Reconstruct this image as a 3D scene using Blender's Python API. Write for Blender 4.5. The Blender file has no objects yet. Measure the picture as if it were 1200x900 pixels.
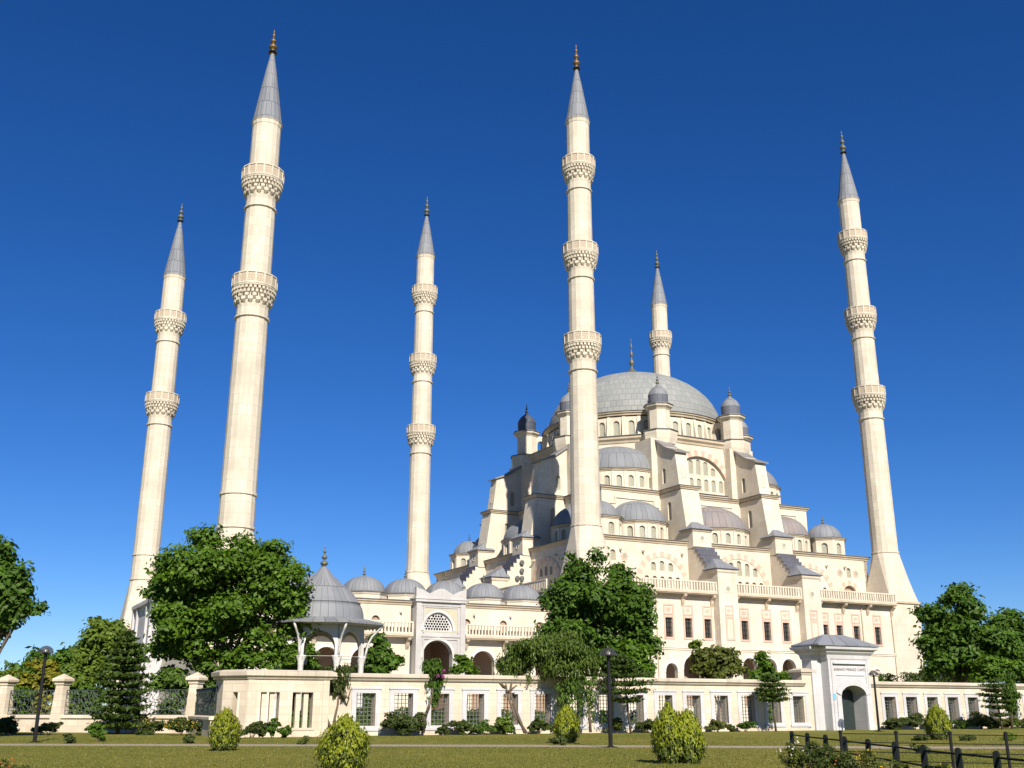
import bpy, bmesh, math, random
import numpy as np
from mathutils import Vector, Matrix
from mathutils.geometry import tessellate_polygon
S = bpy.context.scene
COL = S.collection
PI = math.pi
R_ = math.radians

# ------------------------------------------------------------------ camera, sky, sun, exposure
EYE, FPX, PITCH = 1.7, 1234.0, R_(17.15)
cd = bpy.data.cameras.new('camera'); cam = bpy.data.objects.new('camera', cd); COL.objects.link(cam)
cam.location = (0, 0, EYE); cam.rotation_euler = (PI/2 + PITCH, 0, 0)
cd.sensor_width = 36; cd.lens = 36*FPX/1200; cd.clip_start = 0.1; cd.clip_end = 9000
S.camera = cam
SUN_EL = R_(36); SUN_H = Vector((0.262, -0.965)).normalized()
w = bpy.data.worlds.new('World'); S.world = w; w.use_nodes = True
nt = w.node_tree; bg = nt.nodes['Background']
sky = nt.nodes.new('ShaderNodeTexSky'); sky.sky_type = 'NISHITA'; sky.sun_disc = False
sky.sun_elevation = SUN_EL; sky.sun_rotation = math.atan2(SUN_H.x, SUN_H.y)
sky.altitude = 1500; sky.air_density = 1.0; sky.dust_density = 0.0; sky.ozone_density = 8.0
hs = nt.nodes.new('ShaderNodeHueSaturation'); hs.inputs['Hue'].default_value = 0.510; hs.inputs['Saturation'].default_value = 1.18
nt.links.new(sky.outputs[0], hs.inputs['Color']); nt.links.new(hs.outputs[0], bg.inputs[0]); bg.inputs[1].default_value = 0.058
ld = bpy.data.lights.new('sun', 'SUN'); ld.energy = 4.4; ld.angle = R_(0.53); ld.color = (1.0, 0.922, 0.825)
sun = bpy.data.objects.new('sun', ld); COL.objects.link(sun)
sun.rotation_euler = Vector((SUN_H.x*math.cos(SUN_EL), SUN_H.y*math.cos(SUN_EL), math.sin(SUN_EL))).to_track_quat('Z', 'Y').to_euler()
sun.location = (60, -160, 160)
S.view_settings.view_transform = 'Standard'; S.view_settings.look = 'None'
S.view_settings.exposure = 0.90; S.view_settings.gamma = 1

# ------------------------------------------------------------------ frames of reference
sP, cP = math.sin(PITCH), math.cos(PITCH)
def at(px, py, Y):
    """world point seen along a direction, at distance Y"""
    u = (px-600)/FPX; v = (450-py)/FPX
    t = Y/(cP - v*sP)
    return Vector((u*t, Y, EYE + (sP + v*cP)*t))
def gx(px, Y): return (px-600)*Y/1297.0
ANG = R_(27.7); M0 = Vector((9.8, 138.8, 0))
SITE = Matrix.Translation(M0) @ Matrix.Rotation(ANG, 4, 'Z')       # x along the near front, y into depth
def site(a, b, z=0): return SITE @ Vector((a, b, z))

# ------------------------------------------------------------------ materials
def mat(name, rough=0.7):
    m = bpy.data.materials.new(name); m.use_nodes = True
    b = m.node_tree.nodes['Principled BSDF']; b.inputs['Roughness'].default_value = rough
    return m, m.node_tree, b
def N(nt, t, **kw):
    n = nt.nodes.new(t)
    for k, v in kw.items(): setattr(n, k, v)
    return n
def L(nt, a, b): nt.links.new(a, b)
def mixc(nt, fac, a, b, mode='MIX'):
    n = N(nt, 'ShaderNodeMix', data_type='RGBA', blend_type=mode)
    for s, v in ((n.inputs[0], fac), (n.inputs[6], a), (n.inputs[7], b)):
        if hasattr(v, 'links') or isinstance(v, bpy.types.NodeSocket): L(nt, v, s)
        elif isinstance(v, (int, float)): s.default_value = v
        else: s.default_value = (*v, 1) if len(v) == 3 else v
    return n.outputs[2]
def noise(nt, vec, scale, detail=4, rough=0.55):
    n = N(nt, 'ShaderNodeTexNoise'); n.inputs['Scale'].default_value = scale; n.inputs['Detail'].default_value = detail
    n.inputs['Roughness'].default_value = rough
    if vec is not None: L(nt, vec, n.inputs['Vector'])
    return n.outputs['Fac']
def ramp(nt, f, lo, hi):
    n = N(nt, 'ShaderNodeMapRange'); n.inputs[1].default_value = lo; n.inputs[2].default_value = hi; L(nt, f, n.inputs[0])
    return n.outputs[0]
def bump(nt, h, b, strength, dist=0.05):
    n = N(nt, 'ShaderNodeBump'); n.inputs['Strength'].default_value = strength; n.inputs['Distance'].default_value = dist
    L(nt, h, n.inputs['Height']); L(nt, n.outputs[0], b.inputs['Normal'])
def walluv(nt):
    g = N(nt, 'ShaderNodeNewGeometry')
    c = N(nt, 'ShaderNodeVectorMath', operation='CROSS_PRODUCT'); L(nt, g.outputs['True Normal'], c.inputs[0]); c.inputs[1].default_value = (0, 0, 1)
    nn = N(nt, 'ShaderNodeVectorMath', operation='NORMALIZE'); L(nt, c.outputs[0], nn.inputs[0])
    d = N(nt, 'ShaderNodeVectorMath', operation='DOT_PRODUCT'); L(nt, g.outputs['Position'], d.inputs[0]); L(nt, nn.outputs[0], d.inputs[1])
    s = N(nt, 'ShaderNodeSeparateXYZ'); L(nt, g.outputs['Position'], s.inputs[0])
    k = N(nt, 'ShaderNodeCombineXYZ'); L(nt, d.outputs['Value'], k.inputs[0]); L(nt, s.outputs[2], k.inputs[1])
    return k.outputs[0], g.outputs['Position']
def stone(name, c1, c2, joint, bw=1.3, bh=0.62, streak=0.5, streakc=(0.30, 0.22, 0.14), mortar=0.012):
    m, nt, b = mat(name, 0.82)
    uv, pos = walluv(nt)
    br = N(nt, 'ShaderNodeTexBrick'); br.offset = 0.5
    L(nt, uv, br.inputs['Vector']); br.inputs['Scale'].default_value = 1
    br.inputs['Brick Width'].default_value = bw; br.inputs['Row Height'].default_value = bh
    br.inputs['Mortar Size'].default_value = mortar; br.inputs['Mortar Smooth'].default_value = 0.3
    br.inputs['Color1'].default_value = (*c1, 1); br.inputs['Color2'].default_value = (*c2, 1); br.inputs['Mortar'].default_value = (*joint, 1)
    big = noise(nt, pos, 0.35, 5)
    col = mixc(nt, ramp(nt, big, 0.38, 0.72), br.outputs['Color'], tuple(x*0.84 for x in c2))
    mp = N(nt, 'ShaderNodeMapping'); mp.inputs['Scale'].default_value = (1.5, 0.085, 1); L(nt, uv, mp.inputs[0])
    st = ramp(nt, noise(nt, mp.outputs[0], 1.0, 7, 0.68), 0.52, 0.82)
    msk = ramp(nt, noise(nt, pos, 0.12, 3), 0.38, 0.62)
    mu = N(nt, 'ShaderNodeMath', operation='MULTIPLY'); L(nt, st, mu.inputs[0]); L(nt, msk, mu.inputs[1])
    mu2 = N(nt, 'ShaderNodeMath', operation='MULTIPLY'); L(nt, mu.outputs[0], mu2.inputs[0]); mu2.inputs[1].default_value = min(1.0, streak*1.7); mu2.use_clamp = True
    col = mixc(nt, mu2.outputs[0], col, streakc)
    fine = ramp(nt, noise(nt, pos, 2.6, 6, 0.7), 0.45, 0.85)
    mu3 = N(nt, 'ShaderNodeMath', operation='MULTIPLY'); L(nt, fine, mu3.inputs[0]); mu3.inputs[1].default_value = 0.35
    col = mixc(nt, mu3.outputs[0], col, tuple(x*0.72 for x in c2))
    L(nt, col, b.inputs['Base Color'])
    bump(nt, noise(nt, pos, 9, 3), b, 0.12, 0.03)
    return m
M = {}
M['stone'] = stone('limestone', (0.64, 0.575, 0.455), (0.57, 0.505, 0.395), (0.42, 0.36, 0.27), streak=0.42)
M['minaret'] = stone('minaret_limestone', (0.61, 0.55, 0.435), (0.54, 0.48, 0.375), (0.32, 0.275, 0.205), 1.5, 1.25, 0.30, mortar=0.02)
M['trim'] = stone('cornice_stone', (0.52, 0.44, 0.32), (0.46, 0.38, 0.27), (0.40, 0.32, 0.22), 1.0, 3.0, 0.75)
M['wallstone'] = stone('garden_wall_stone', (0.63, 0.56, 0.44), (0.54, 0.455, 0.335), (0.36, 0.29, 0.2), 1.1, 0.46, 0.5, mortar=0.014)
M['coping'] = stone('weathered_coping', (0.54, 0.47, 0.36), (0.46, 0.40, 0.31), (0.22, 0.18, 0.13), 1.4, 2.0, 1.0, (0.09, 0.08, 0.065))
M['pink'] = stone('pink_stone', (0.58, 0.37, 0.28), (0.54, 0.34, 0.25), (0.50, 0.33, 0.25), 1, 1, 0.2)
M['pinkpale'] = stone('pale_pink_stone', (0.58, 0.39, 0.30), (0.55, 0.365, 0.28), (0.48, 0.33, 0.26), 1, 1, 0.25)
M['cream'] = stone('cream_voussoir', (0.62, 0.53, 0.40), (0.58, 0.50, 0.37), (0.5, 0.42, 0.3), 1, 1, 0.1)
M['marble'] = stone('grey_white_marble', (0.53, 0.52, 0.51), (0.465, 0.455, 0.45), (0.34, 0.335, 0.335), 1.2, 0.7, 0.5, (0.26, 0.27, 0.30))
M['portalmarble'] = stone('cream_grey_marble', (0.47, 0.455, 0.425), (0.42, 0.405, 0.38), (0.33, 0.32, 0.30), 1.2, 0.8, 0.6, (0.24, 0.22, 0.20))
M['yellowmarble'] = stone('carved_yellow_panel', (0.50, 0.46, 0.32), (0.45, 0.42, 0.30), (0.38, 0.36, 0.27), 0.3, 0.3, 0.3)
M['whitemarble'] = stone('white_marble', (0.60, 0.58, 0.54), (0.55, 0.53, 0.49), (0.45, 0.43, 0.40), 1.2, 0.8, 0.25, (0.34, 0.32, 0.30))
M['carved'] = stone('carved_parapet', (0.52, 0.44, 0.33), (0.46, 0.38, 0.28), (0.3, 0.24, 0.17), 0.34, 0.34, 0.4, mortar=0.05)
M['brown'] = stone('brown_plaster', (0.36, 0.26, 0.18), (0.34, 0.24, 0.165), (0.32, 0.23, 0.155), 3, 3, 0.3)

def lead(name, cols, seg=24, rowh=0.9, tint=None, metal=0.0, rough=0.62):
    m, nt, b = mat(name, rough)
    tc = N(nt, 'ShaderNodeTexCoord'); s = N(nt, 'ShaderNodeSeparateXYZ'); L(nt, tc.outputs['Object'], s.inputs[0])
    a = N(nt, 'ShaderNodeMath', operation='ARCTAN2'); L(nt, s.outputs[1], a.inputs[0]); L(nt, s.outputs[0], a.inputs[1])
    q = N(nt, 'ShaderNodeMath', operation='MULTIPLY'); q.inputs[1].default_value = seg/(2*PI); L(nt, a.outputs[0], q.inputs[0])
    k = N(nt, 'ShaderNodeCombineXYZ'); L(nt, q.outputs[0], k.inputs[0]); L(nt, s.outputs[2], k.inputs[1])
    br = N(nt, 'ShaderNodeTexBrick'); br.offset = 0.5; L(nt, k.outputs[0], br.inputs['Vector']); br.inputs['Scale'].default_value = 1
    br.inputs['Brick Width'].default_value = 1; br.inputs['Row Height'].default_value = rowh
    br.inputs['Mortar Size'].default_value = 0.035; br.inputs['Mortar Smooth'].default_value = 0.5
    br.inputs['Color1'].default_value = (*cols[0], 1); br.inputs['Color2'].default_value = (*cols[1], 1); br.inputs['Mortar'].default_value = (*cols[2], 1)
    col = mixc(nt, ramp(nt, noise(nt, tc.outputs['Object'], 0.45, 5), 0.38, 0.70), br.outputs['Color'], cols[3])
    mp = N(nt, 'ShaderNodeMapping'); mp.inputs['Scale'].default_value = (2.2, 0.25, 1); L(nt, k.outputs[0], mp.inputs[0])
    col = mixc(nt, ramp(nt, noise(nt, mp.outputs[0], 1.6, 5, 0.7), 0.55, 0.8), col, tuple(x*1.22 for x in cols[1]))
    L(nt, col, b.inputs['Base Color']); b.inputs['Metallic'].default_value = metal; b.inputs['Specular IOR Level'].default_value = 0.25
    bump(nt, br.outputs['Fac'], b, 0.7, 0.08)
    return m
M['lead'] = lead('lead_sheet', ((0.225, 0.23, 0.235), (0.15, 0.16, 0.172), (0.075, 0.08, 0.09), (0.18, 0.19, 0.20)), 34, 2.6)
M['leadmain'] = lead('lead_sheet_patched', ((0.27, 0.275, 0.25), (0.20, 0.21, 0.205), (0.185, 0.195, 0.185), (0.215, 0.225, 0.215)), 96, 1.1)
M['leadblue'] = lead('blue_grey_lead', ((0.195, 0.205, 0.222), (0.15, 0.16, 0.178), (0.06, 0.066, 0.076), (0.20, 0.21, 0.225)), 16, 2.2)
M['leadbrown'] = lead('brownish_lead', ((0.25, 0.215, 0.195), (0.20, 0.17, 0.16), (0.10, 0.085, 0.08), (0.19, 0.185, 0.19)), 34, 2.6)
M['leaddark'] = lead('dark_lead', ((0.060, 0.068, 0.09), (0.050, 0.058, 0.08), (0.028, 0.03, 0.042), (0.07, 0.08, 0.10)), 12, 1.6)
M['leadband'] = lead('dark_grey_lead_band', ((0.12, 0.125, 0.15), (0.10, 0.105, 0.13), (0.05, 0.055, 0.07), (0.13, 0.135, 0.155)), 12, 3.0)
def plain(name, c, rough=0.6, metal=0.0, var=0.15, scale=3.0):
    m, nt, b = mat(name, rough)
    tc = N(nt, 'ShaderNodeTexCoord')
    col = mixc(nt, noise(nt, tc.outputs['Object'], scale, 4), tuple(x*(1-var) for x in c), tuple(min(1, x*(1+var)) for x in c))
    L(nt, col, b.inputs['Base Color']); b.inputs['Metallic'].default_value = metal
    if max(c) < 0.03: b.inputs['Specular IOR Level'].default_value = 0.12
    return m
M['flash'] = plain('roof_edge_lead', (0.11, 0.105, 0.10), 0.6, 0, 0.3, 1.5)
M['roof'] = plain('flat_lead_roof', (0.185, 0.175, 0.165), 0.6, 0, 0.25, 0.7)
M['steplead'] = stone('stepped_lead_sheets', (0.115, 0.116, 0.138), (0.088, 0.09, 0.11), (0.045, 0.046, 0.058), 0.55, 0.85, 0.3, (0.22, 0.22, 0.24), 0.03)
M['brass'] = plain('aged_brass', (0.17, 0.105, 0.035), 0.5, 0.5, 0.25, 2)
M['oldbrass'] = plain('grey_green_brass', (0.125, 0.125, 0.09), 0.55, 0.4, 0.25, 2)
M['black'] = plain('black_painted_metal', (0.014, 0.014, 0.016), 0.75, 0, 0.3)
M['greeniron'] = plain('green_painted_iron', (0.040, 0.055, 0.047), 0.6, 0.1, 0.2)
M['greyiron'] = plain('grey_painted_iron', (0.11, 0.12, 0.12), 0.5, 0.2, 0.2)
M['darkdoor'] = plain('dark_green_door', (0.02, 0.03, 0.028), 0.35, 0, 0.2)
M['lettering'] = plain('grey_lettering', (0.16, 0.14, 0.13), 0.6, 0, 0.1)
M['postwood'] = plain('dark_green_timber', (0.010, 0.014, 0.013), 0.95, 0, 0.4)
M['bluesign'] = plain('pale_blue_notice', (0.15, 0.38, 0.62), 0.5, 0, 0.1)
def pierced():
    m, nt, b = mat('pierced_plaster_glazing', 0.6)
    tc = N(nt, 'ShaderNodeTexCoord')
    v = N(nt, 'ShaderNodeTexVoronoi'); v.inputs['Scale'].default_value = 5.5; L(nt, tc.outputs['Object'], v.inputs['Vector'])
    col = mixc(nt, ramp(nt, v.outputs['Distance'], 0.16, 0.30), (0.12, 0.13, 0.10), (0.30, 0.295, 0.225))
    L(nt, col, b.inputs['Base Color'])
    return m
M['pierced'] = pierced()
def glass_dark():
    m, nt, b = mat('dark_window_glass', 0.12)
    b.inputs['Base Color'].default_value = (0.05, 0.042, 0.034, 1)
    return m
M['glass'] = glass_dark()
def lampglass():
    m, nt, b = mat('smoked_lamp_dome', 0.08)
    b.inputs['Base Color'].default_value = (0.05, 0.045, 0.045, 1); b.inputs['Alpha'].default_value = 0.62
    return m
M['lampglass'] = lampglass()
M['bulb'] = plain('white_lamp_core', (0.75, 0.74, 0.70), 0.3, 0, 0.02)
def grass_mat():
    m, nt, b = mat('mown_lawn', 0.9)
    g = N(nt, 'ShaderNodeNewGeometry'); p = g.outputs['Position']
    mp = N(nt, 'ShaderNodeMapping'); mp.inputs['Scale'].default_value = (1, 0.55, 1); L(nt, p, mp.inputs[0])
    c = mixc(nt, ramp(nt, noise(nt, mp.outputs[0], 0.16, 6, 0.65), 0.36, 0.64), (0.122, 0.138, 0.022), (0.215, 0.186, 0.042))
    c = mixc(nt, ramp(nt, noise(nt, mp.outputs[0], 1.7, 5, 0.7), 0.45, 0.72), c, (0.105, 0.120, 0.020))
    c = mixc(nt, ramp(nt, noise(nt, mp.outputs[0], 14, 4, 0.7), 0.55, 0.85), c, (0.055, 0.07, 0.012))
    L(nt, c, b.inputs['Base Color']); b.inputs['Specular IOR Level'].default_value = 0.1
    bump(nt, noise(nt, p, 30, 3), b, 0.9, 0.05)
    return m
M['lawn'] = grass_mat()
def gravel_mat(name, c1, c2):
    m, nt, b = mat(name, 0.95)
    g = N(nt, 'ShaderNodeNewGeometry'); p = g.outputs['Position']
    c = mixc(nt, noise(nt, p, 0.7, 5, 0.7), c1, c2)
    c = mixc(nt, ramp(nt, noise(nt, p, 22, 3), 0.5, 0.8), c, tuple(x*0.6 for x in c1))
    L(nt, c, b.inputs['Base Color']); bump(nt, noise(nt, p, 40, 2), b, 0.8, 0.04)
    return m
M['gravel'] = gravel_mat('pale_gravel', (0.27, 0.22, 0.15), (0.35, 0.29, 0.20))
M['paving'] = gravel_mat('pale_bounce_paving', (0.46, 0.42, 0.36), (0.54, 0.50, 0.43))  # colour made paler to bounce fill light onto the shaded walls
M['soil'] = gravel_mat('stony_soil', (0.17, 0.13, 0.085), (0.26, 0.21, 0.15))
def leafmat(name, dark, light, trans=0.30, tcol=None):
    m, nt, b = mat(name, 0.55)
    g = N(nt, 'ShaderNodeNewGeometry')
    c = mixc(nt, g.outputs['Random Per Island'], dark, light)
    c2 = mixc(nt, ramp(nt, noise(nt, g.outputs['Position'], 0.55, 3), 0.35, 0.7), c, tuple(0.5*(x+y)*0.8 for x, y in zip(dark, light)))
    L(nt, c2, b.inputs['Base Color']); b.inputs['Specular IOR Level'].default_value = 0.25
    t = N(nt, 'ShaderNodeBsdfTranslucent')
    L(nt, mixc(nt, 1.0, c2, tcol or (1.5, 1.5, 0.6), 'MULTIPLY'), t.inputs[0])
    mx = N(nt, 'ShaderNodeMixShader'); mx.inputs[0].default_value = trans
    out = nt.nodes['Material Output']
    L(nt, b.outputs[0], mx.inputs[1]); L(nt, t.outputs[0], mx.inputs[2]); L(nt, mx.outputs[0], out.inputs[0])
    return m
M['leaf'] = leafmat('plane_leaves', (0.028, 0.072, 0.005), (0.120, 0.215, 0.014))
M['leafdeep'] = leafmat('deep_green_leaves', (0.022, 0.060, 0.006), (0.095, 0.178, 0.015))
M['leaflight'] = leafmat('light_green_leaves', (0.065, 0.115, 0.012), (0.15, 0.215, 0.024))
M['leafyellow'] = leafmat('yellow_green_leaves', (0.13, 0.14, 0.012), (0.26, 0.24, 0.02))
M['leafvine'] = leafmat('vine_leaves', (0.05, 0.10, 0.012), (0.11, 0.19, 0.025))
M['leafolive'] = leafmat('olive_leaves', (0.060, 0.078, 0.014), (0.125, 0.145, 0.024))
M['leafweep'] = leafmat('weeping_leaves', (0.045, 0.082, 0.012), (0.115, 0.170, 0.022))
M['leafconifer'] = leafmat('conifer_needles', (0.024, 0.050, 0.008), (0.075, 0.120, 0.017), 0.2)
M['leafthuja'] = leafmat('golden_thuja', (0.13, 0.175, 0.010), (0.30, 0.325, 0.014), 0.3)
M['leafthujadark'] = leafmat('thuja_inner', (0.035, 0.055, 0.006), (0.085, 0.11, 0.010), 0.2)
M['leafbush'] = leafmat('shrub_leaves', (0.032, 0.052, 0.010), (0.080, 0.108, 0.020))
M['leafpink'] = leafmat('bougainvillea_bracts', (0.22, 0.05, 0.16), (0.36, 0.10, 0.26))
M['flowerwhite'] = leafmat('white_flowers', (0.62, 0.58, 0.50), (0.75, 0.72, 0.66), 0.2, (1, 1, 1))
M['floweryellow'] = leafmat('yellow_flowers', (0.5, 0.34, 0.02), (0.62, 0.45, 0.04), 0.2, (1, 1, 1))
M['flowerred'] = leafmat('orange_red_flowers', (0.42, 0.08, 0.02), (0.50, 0.22, 0.04), 0.2, (1, 1, 1))
M['bark'] = plain('grey_brown_bark', (0.10, 0.075, 0.05), 0.9, 0, 0.35, 4)

# ------------------------------------------------------------------ builders
def empty(name, label=None, cat=None, group=None, mw=None):
    o = bpy.data.objects.new(name, None); COL.objects.link(o); o.empty_display_size = 0.5
    if mw is not None: o.matrix_world = mw
    tag(o, label, cat, group); return o
def tag(o, label=None, cat=None, group=None, kind=None):
    if label: o['label'] = label
    if cat: o['category'] = cat
    if group: o['group'] = group
    if kind: o['kind'] = kind
    return o
def place(name, me, parent=None, Mx=None):
    o = bpy.data.objects.new(name, me); COL.objects.link(o)
    if parent is not None: o.parent = parent
    if Mx is not None: o.matrix_local = Mx
    return o
T = Matrix.Translation
def RZ(d): return Matrix.Rotation(R_(d), 4, 'Z')
def arch(w, z0, ztop, n=10, pointed=0.12, x0=0.0):
    """outline of an arched opening, sill z0, crown ztop, counter-clockwise"""
    r = w/2; rise = r*(1+pointed); zs = ztop - rise
    pts = [(x0-r, z0), (x0+r, z0)]
    for i in range(n+1):
        t = PI*i/n
        pts.append((x0+r*math.cos(t), zs + rise*(math.sin(t) ** (1 - 0.12*(pointed > 0.05)))))
    return pts
def rect(x0, x1, z0, z1): return [(x0, z0), (x1, z0), (x1, z1), (x0, z1)]
class MB:
    def __init__(s): s.v = []; s.f = []; s.mi = []; s.sm = []; s.m = 0; s.smooth = False; s.X = Matrix.Identity(4)
    def add(s, vs, fs):
        o = len(s.v); X = s.X
        s.v += [tuple(X @ Vector(p)) for p in vs]
        for f in fs: s.f.append([o+i for i in f]); s.mi.append(s.m); s.sm.append(s.smooth)
    def box(s, x0, x1, y0, y1, z0, z1):
        s.add([(x0,y0,z0),(x1,y0,z0),(x1,y1,z0),(x0,y1,z0),(x0,y0,z1),(x1,y0,z1),(x1,y1,z1),(x0,y1,z1)],
              [(0,3,2,1),(4,5,6,7),(0,1,5,4),(1,2,6,5),(2,3,7,6),(3,0,4,7)])
    def panel(s, outline, holes, y0, y1, plane='xz'):
        loops = [list(outline)] + [list(h) for h in holes]
        flat = [p for l in loops for p in l]; n = len(flat)
        def mp(p, d): return (p[0], d, p[1]) if plane == 'xz' else ((d, p[0], p[1]) if plane == 'yz' else (p[0], p[1], d))
        vs = [mp(p, y0) for p in flat] + [mp(p, y1) for p in flat]
        fs = []
        for t in tessellate_polygon([[Vector((p[0], p[1], 0)) for p in l] for l in loops]):
            fs.append(tuple(t)); fs.append(tuple(i+n for i in reversed(t)))
        o = 0
        for l in loops:
            k = len(l)
            for i in range(k): fs.append((o+i, o+(i+1) % k, n+o+(i+1) % k, n+o+i))
            o += k
        s.add(vs, fs)
    def sweep(s, poly, prof, cap=False):
        """profile [(offset outwards, z)] carried round a closed ccw plan polygon with mitred corners"""
        n = len(poly); rings = []
        for off, z in prof:
            ring = []
            for i in range(n):
                p0 = Vector(poly[i-1]); p1 = Vector(poly[i]); p2 = Vector(poly[(i+1) % n])
                d1 = (p1-p0).normalized(); d2 = (p2-p1).normalized()
                n1 = Vector((d1.y, -d1.x)); n2 = Vector((d2.y, -d2.x)); b = n1+n2
                k = off/max(0.3, (1+n1.dot(n2))) if off else 0
                q = p1 + b*k; ring.append((q.x, q.y, z))
            rings.append(ring)
        vs = [p for r in rings for p in r]; fs = []
        for j in range(len(prof)-1):
            for i in range(n):
                i2 = (i+1) % n; fs.append((j*n+i, j*n+i2, (j+1)*n+i2, (j+1)*n+i))
        if cap: fs.append(tuple(range((len(prof)-1)*n, len(prof)*n)))
        s.add(vs, fs)
    def lathe(s, prof, n=24, rot=0.0, cx=0, cy=0, capb=False):
        vs = []; fs = []
        for r, z in prof:
            for i in range(n):
                t = 2*PI*(i+rot)/n; vs.append((cx+r*math.cos(t), cy+r*math.sin(t), z))
        for j in range(len(prof)-1):
            for i in range(n):
                i2 = (i+1) % n; fs.append((j*n+i, j*n+i2, (j+1)*n+i2, (j+1)*n+i))
        if capb: fs.append(tuple(reversed(range(n))))
        s.add(vs, fs)
    def tube(s, pts, rad, n=7):
        rings = []
        for i, p in enumerate(pts):
            p = Vector(p); d = (Vector(pts[min(i+1, len(pts)-1)]) - Vector(pts[max(i-1, 0)])).normalized()
            a = d.cross(Vector((0.31, 0.95, 0.1))).normalized(); b = d.cross(a)
            r = rad[i] if isinstance(rad, (list, tuple)) else rad
            rings.append([tuple(p + a*r*math.cos(2*PI*k/n) + b*r*math.sin(2*PI*k/n)) for k in range(n)])
        vs = [p for r in rings for p in r]; fs = []
        for j in range(len(pts)-1):
            for i in range(n):
                i2 = (i+1) % n; fs.append((j*n+i, j*n+i2, (j+1)*n+i2, (j+1)*n+i))
        fs.append(tuple(reversed(range(n)))); fs.append(tuple(range((len(pts)-1)*n, len(pts)*n)))
        s.add(vs, fs)
    def bar(s, p, q, r, n=5): s.tube([p, q], r, n)
    def mesh(s, name, mats, origin=(0, 0, 0), recalc=True):
        me = bpy.data.meshes.new(name); o = Vector(origin)
        me.from_pydata([tuple(Vector(p)-o) for p in s.v], [], s.f)
        if not isinstance(mats, (list, tuple)): mats = [mats]
        for m in mats: me.materials.append(M[m] if isinstance(m, str) else m)
        me.polygons.foreach_set('material_index', s.mi); me.polygons.foreach_set('use_smooth', s.sm)
        if recalc:
            bm = bmesh.new(); bm.from_mesh(me); bmesh.ops.recalc_face_normals(bm, faces=bm.faces); bm.to_mesh(me); bm.free()
        me.update(); return me
    def build(s, name, mats, parent=None, origin=(0, 0, 0), recalc=True):
        return place(name, s.mesh(name, mats, origin, recalc), parent, T(origin))
def dome_prof(r, h, z0, n=10, p=1.0):
    return [(max(0.02, r*math.cos(PI/2*i/n)**p), z0 + h*math.sin(PI/2*i/n)) for i in range(n+1)]
def finial_prof(z0, h, r):
    k = [(1.0,0),(0.55,.05),(0.35,.12),(0.75,.17),(0.95,.23),(0.75,.29),(0.28,.34),(0.26,.40),(0.55,.44),(0.68,.49),(0.50,.54),(0.18,.59),
         (0.16,.66),(0.34,.70),(0.40,.74),(0.28,.78),(0.10,.82),(0.10,.88),(0.16,.91),(0.10,.95),(0.02,1.0)]
    return [(r*a, z0+h*b) for a, b in k]
WM = {}
def window_mesh(w, h, kind='pierced', pointed=0.1):
    key = (round(w, 2), round(h, 2), kind)
    if key not in WM:
        b = MB(); o = arch(w+0.02, 0, h+0.01, 8, pointed); i = arch(w-0.14, 0.08, h-0.07, 8, pointed)
        b.m = 0; b.panel(o, [i], 0.0, 0.10); b.m = 1; b.panel(i, [], 0.05, 0.09)
        WM[key] = b.mesh('window', ['trim', kind])
    return WM[key]
def text_mesh(body, size, depth, m, tracking=1.05):
    cu = bpy.data.curves.new('lettering', 'FONT'); cu.body = body; cu.size = size; cu.extrude = depth; cu.align_x = 'CENTER'; cu.space_character = tracking
    o = bpy.data.objects.new('lettering', cu); COL.objects.link(o)
    bpy.context.view_layer.update()
    me = bpy.data.meshes.new_from_object(o.evaluated_get(bpy.context.evaluated_depsgraph_get()))
    bpy.data.objects.remove(o); me.materials.clear(); me.materials.append(M[m]); return me
rng = np.random.default_rng(7)
def leaf_mesh(name, cen, nrm, size, mats, aspect=1.5, mi=None, axis=None):
    """one bent diamond-shaped leaf per centre"""
    n = len(cen); cen = np.asarray(cen, float)
    nrm = nrm/np.linalg.norm(nrm, axis=1, keepdims=True)
    r = rng.normal(size=(n, 3)) if axis is None else axis + 0.25*rng.normal(size=(n, 3))
    u = r - (r*nrm).sum(1, keepdims=True)*nrm; u /= np.linalg.norm(u, axis=1, keepdims=True)+1e-9
    v = np.cross(nrm, u); sz = (size*(0.65+0.7*rng.random(n)))[:, None] if np.ndim(size) == 0 else np.asarray(size)[:, None]
    P = np.stack([cen-u*sz*0.5*aspect, cen+v*sz*0.42-nrm*sz*0.08, cen+u*sz*0.5*aspect-nrm*sz*0.15, cen-v*sz*0.42-nrm*sz*0.08], 1).reshape(-1, 3)
    me = bpy.data.meshes.new(name); me.vertices.add(4*n); me.vertices.foreach_set('co', P.astype(np.float32).ravel())
    me.loops.add(4*n); me.loops.foreach_set('vertex_index', np.arange(4*n, dtype=np.int32))
    me.polygons.add(n); me.polygons.foreach_set('loop_start', np.arange(0, 4*n, 4, dtype=np.int32)); me.polygons.foreach_set('loop_total', np.full(n, 4, np.int32))
    for m in (mats if isinstance(mats, (list, tuple)) else [mats]): me.materials.append(M[m])
    if mi is not None: me.polygons.foreach_set('material_index', np.asarray(mi, np.int32))
    me.update(calc_edges=True); return me
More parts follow.
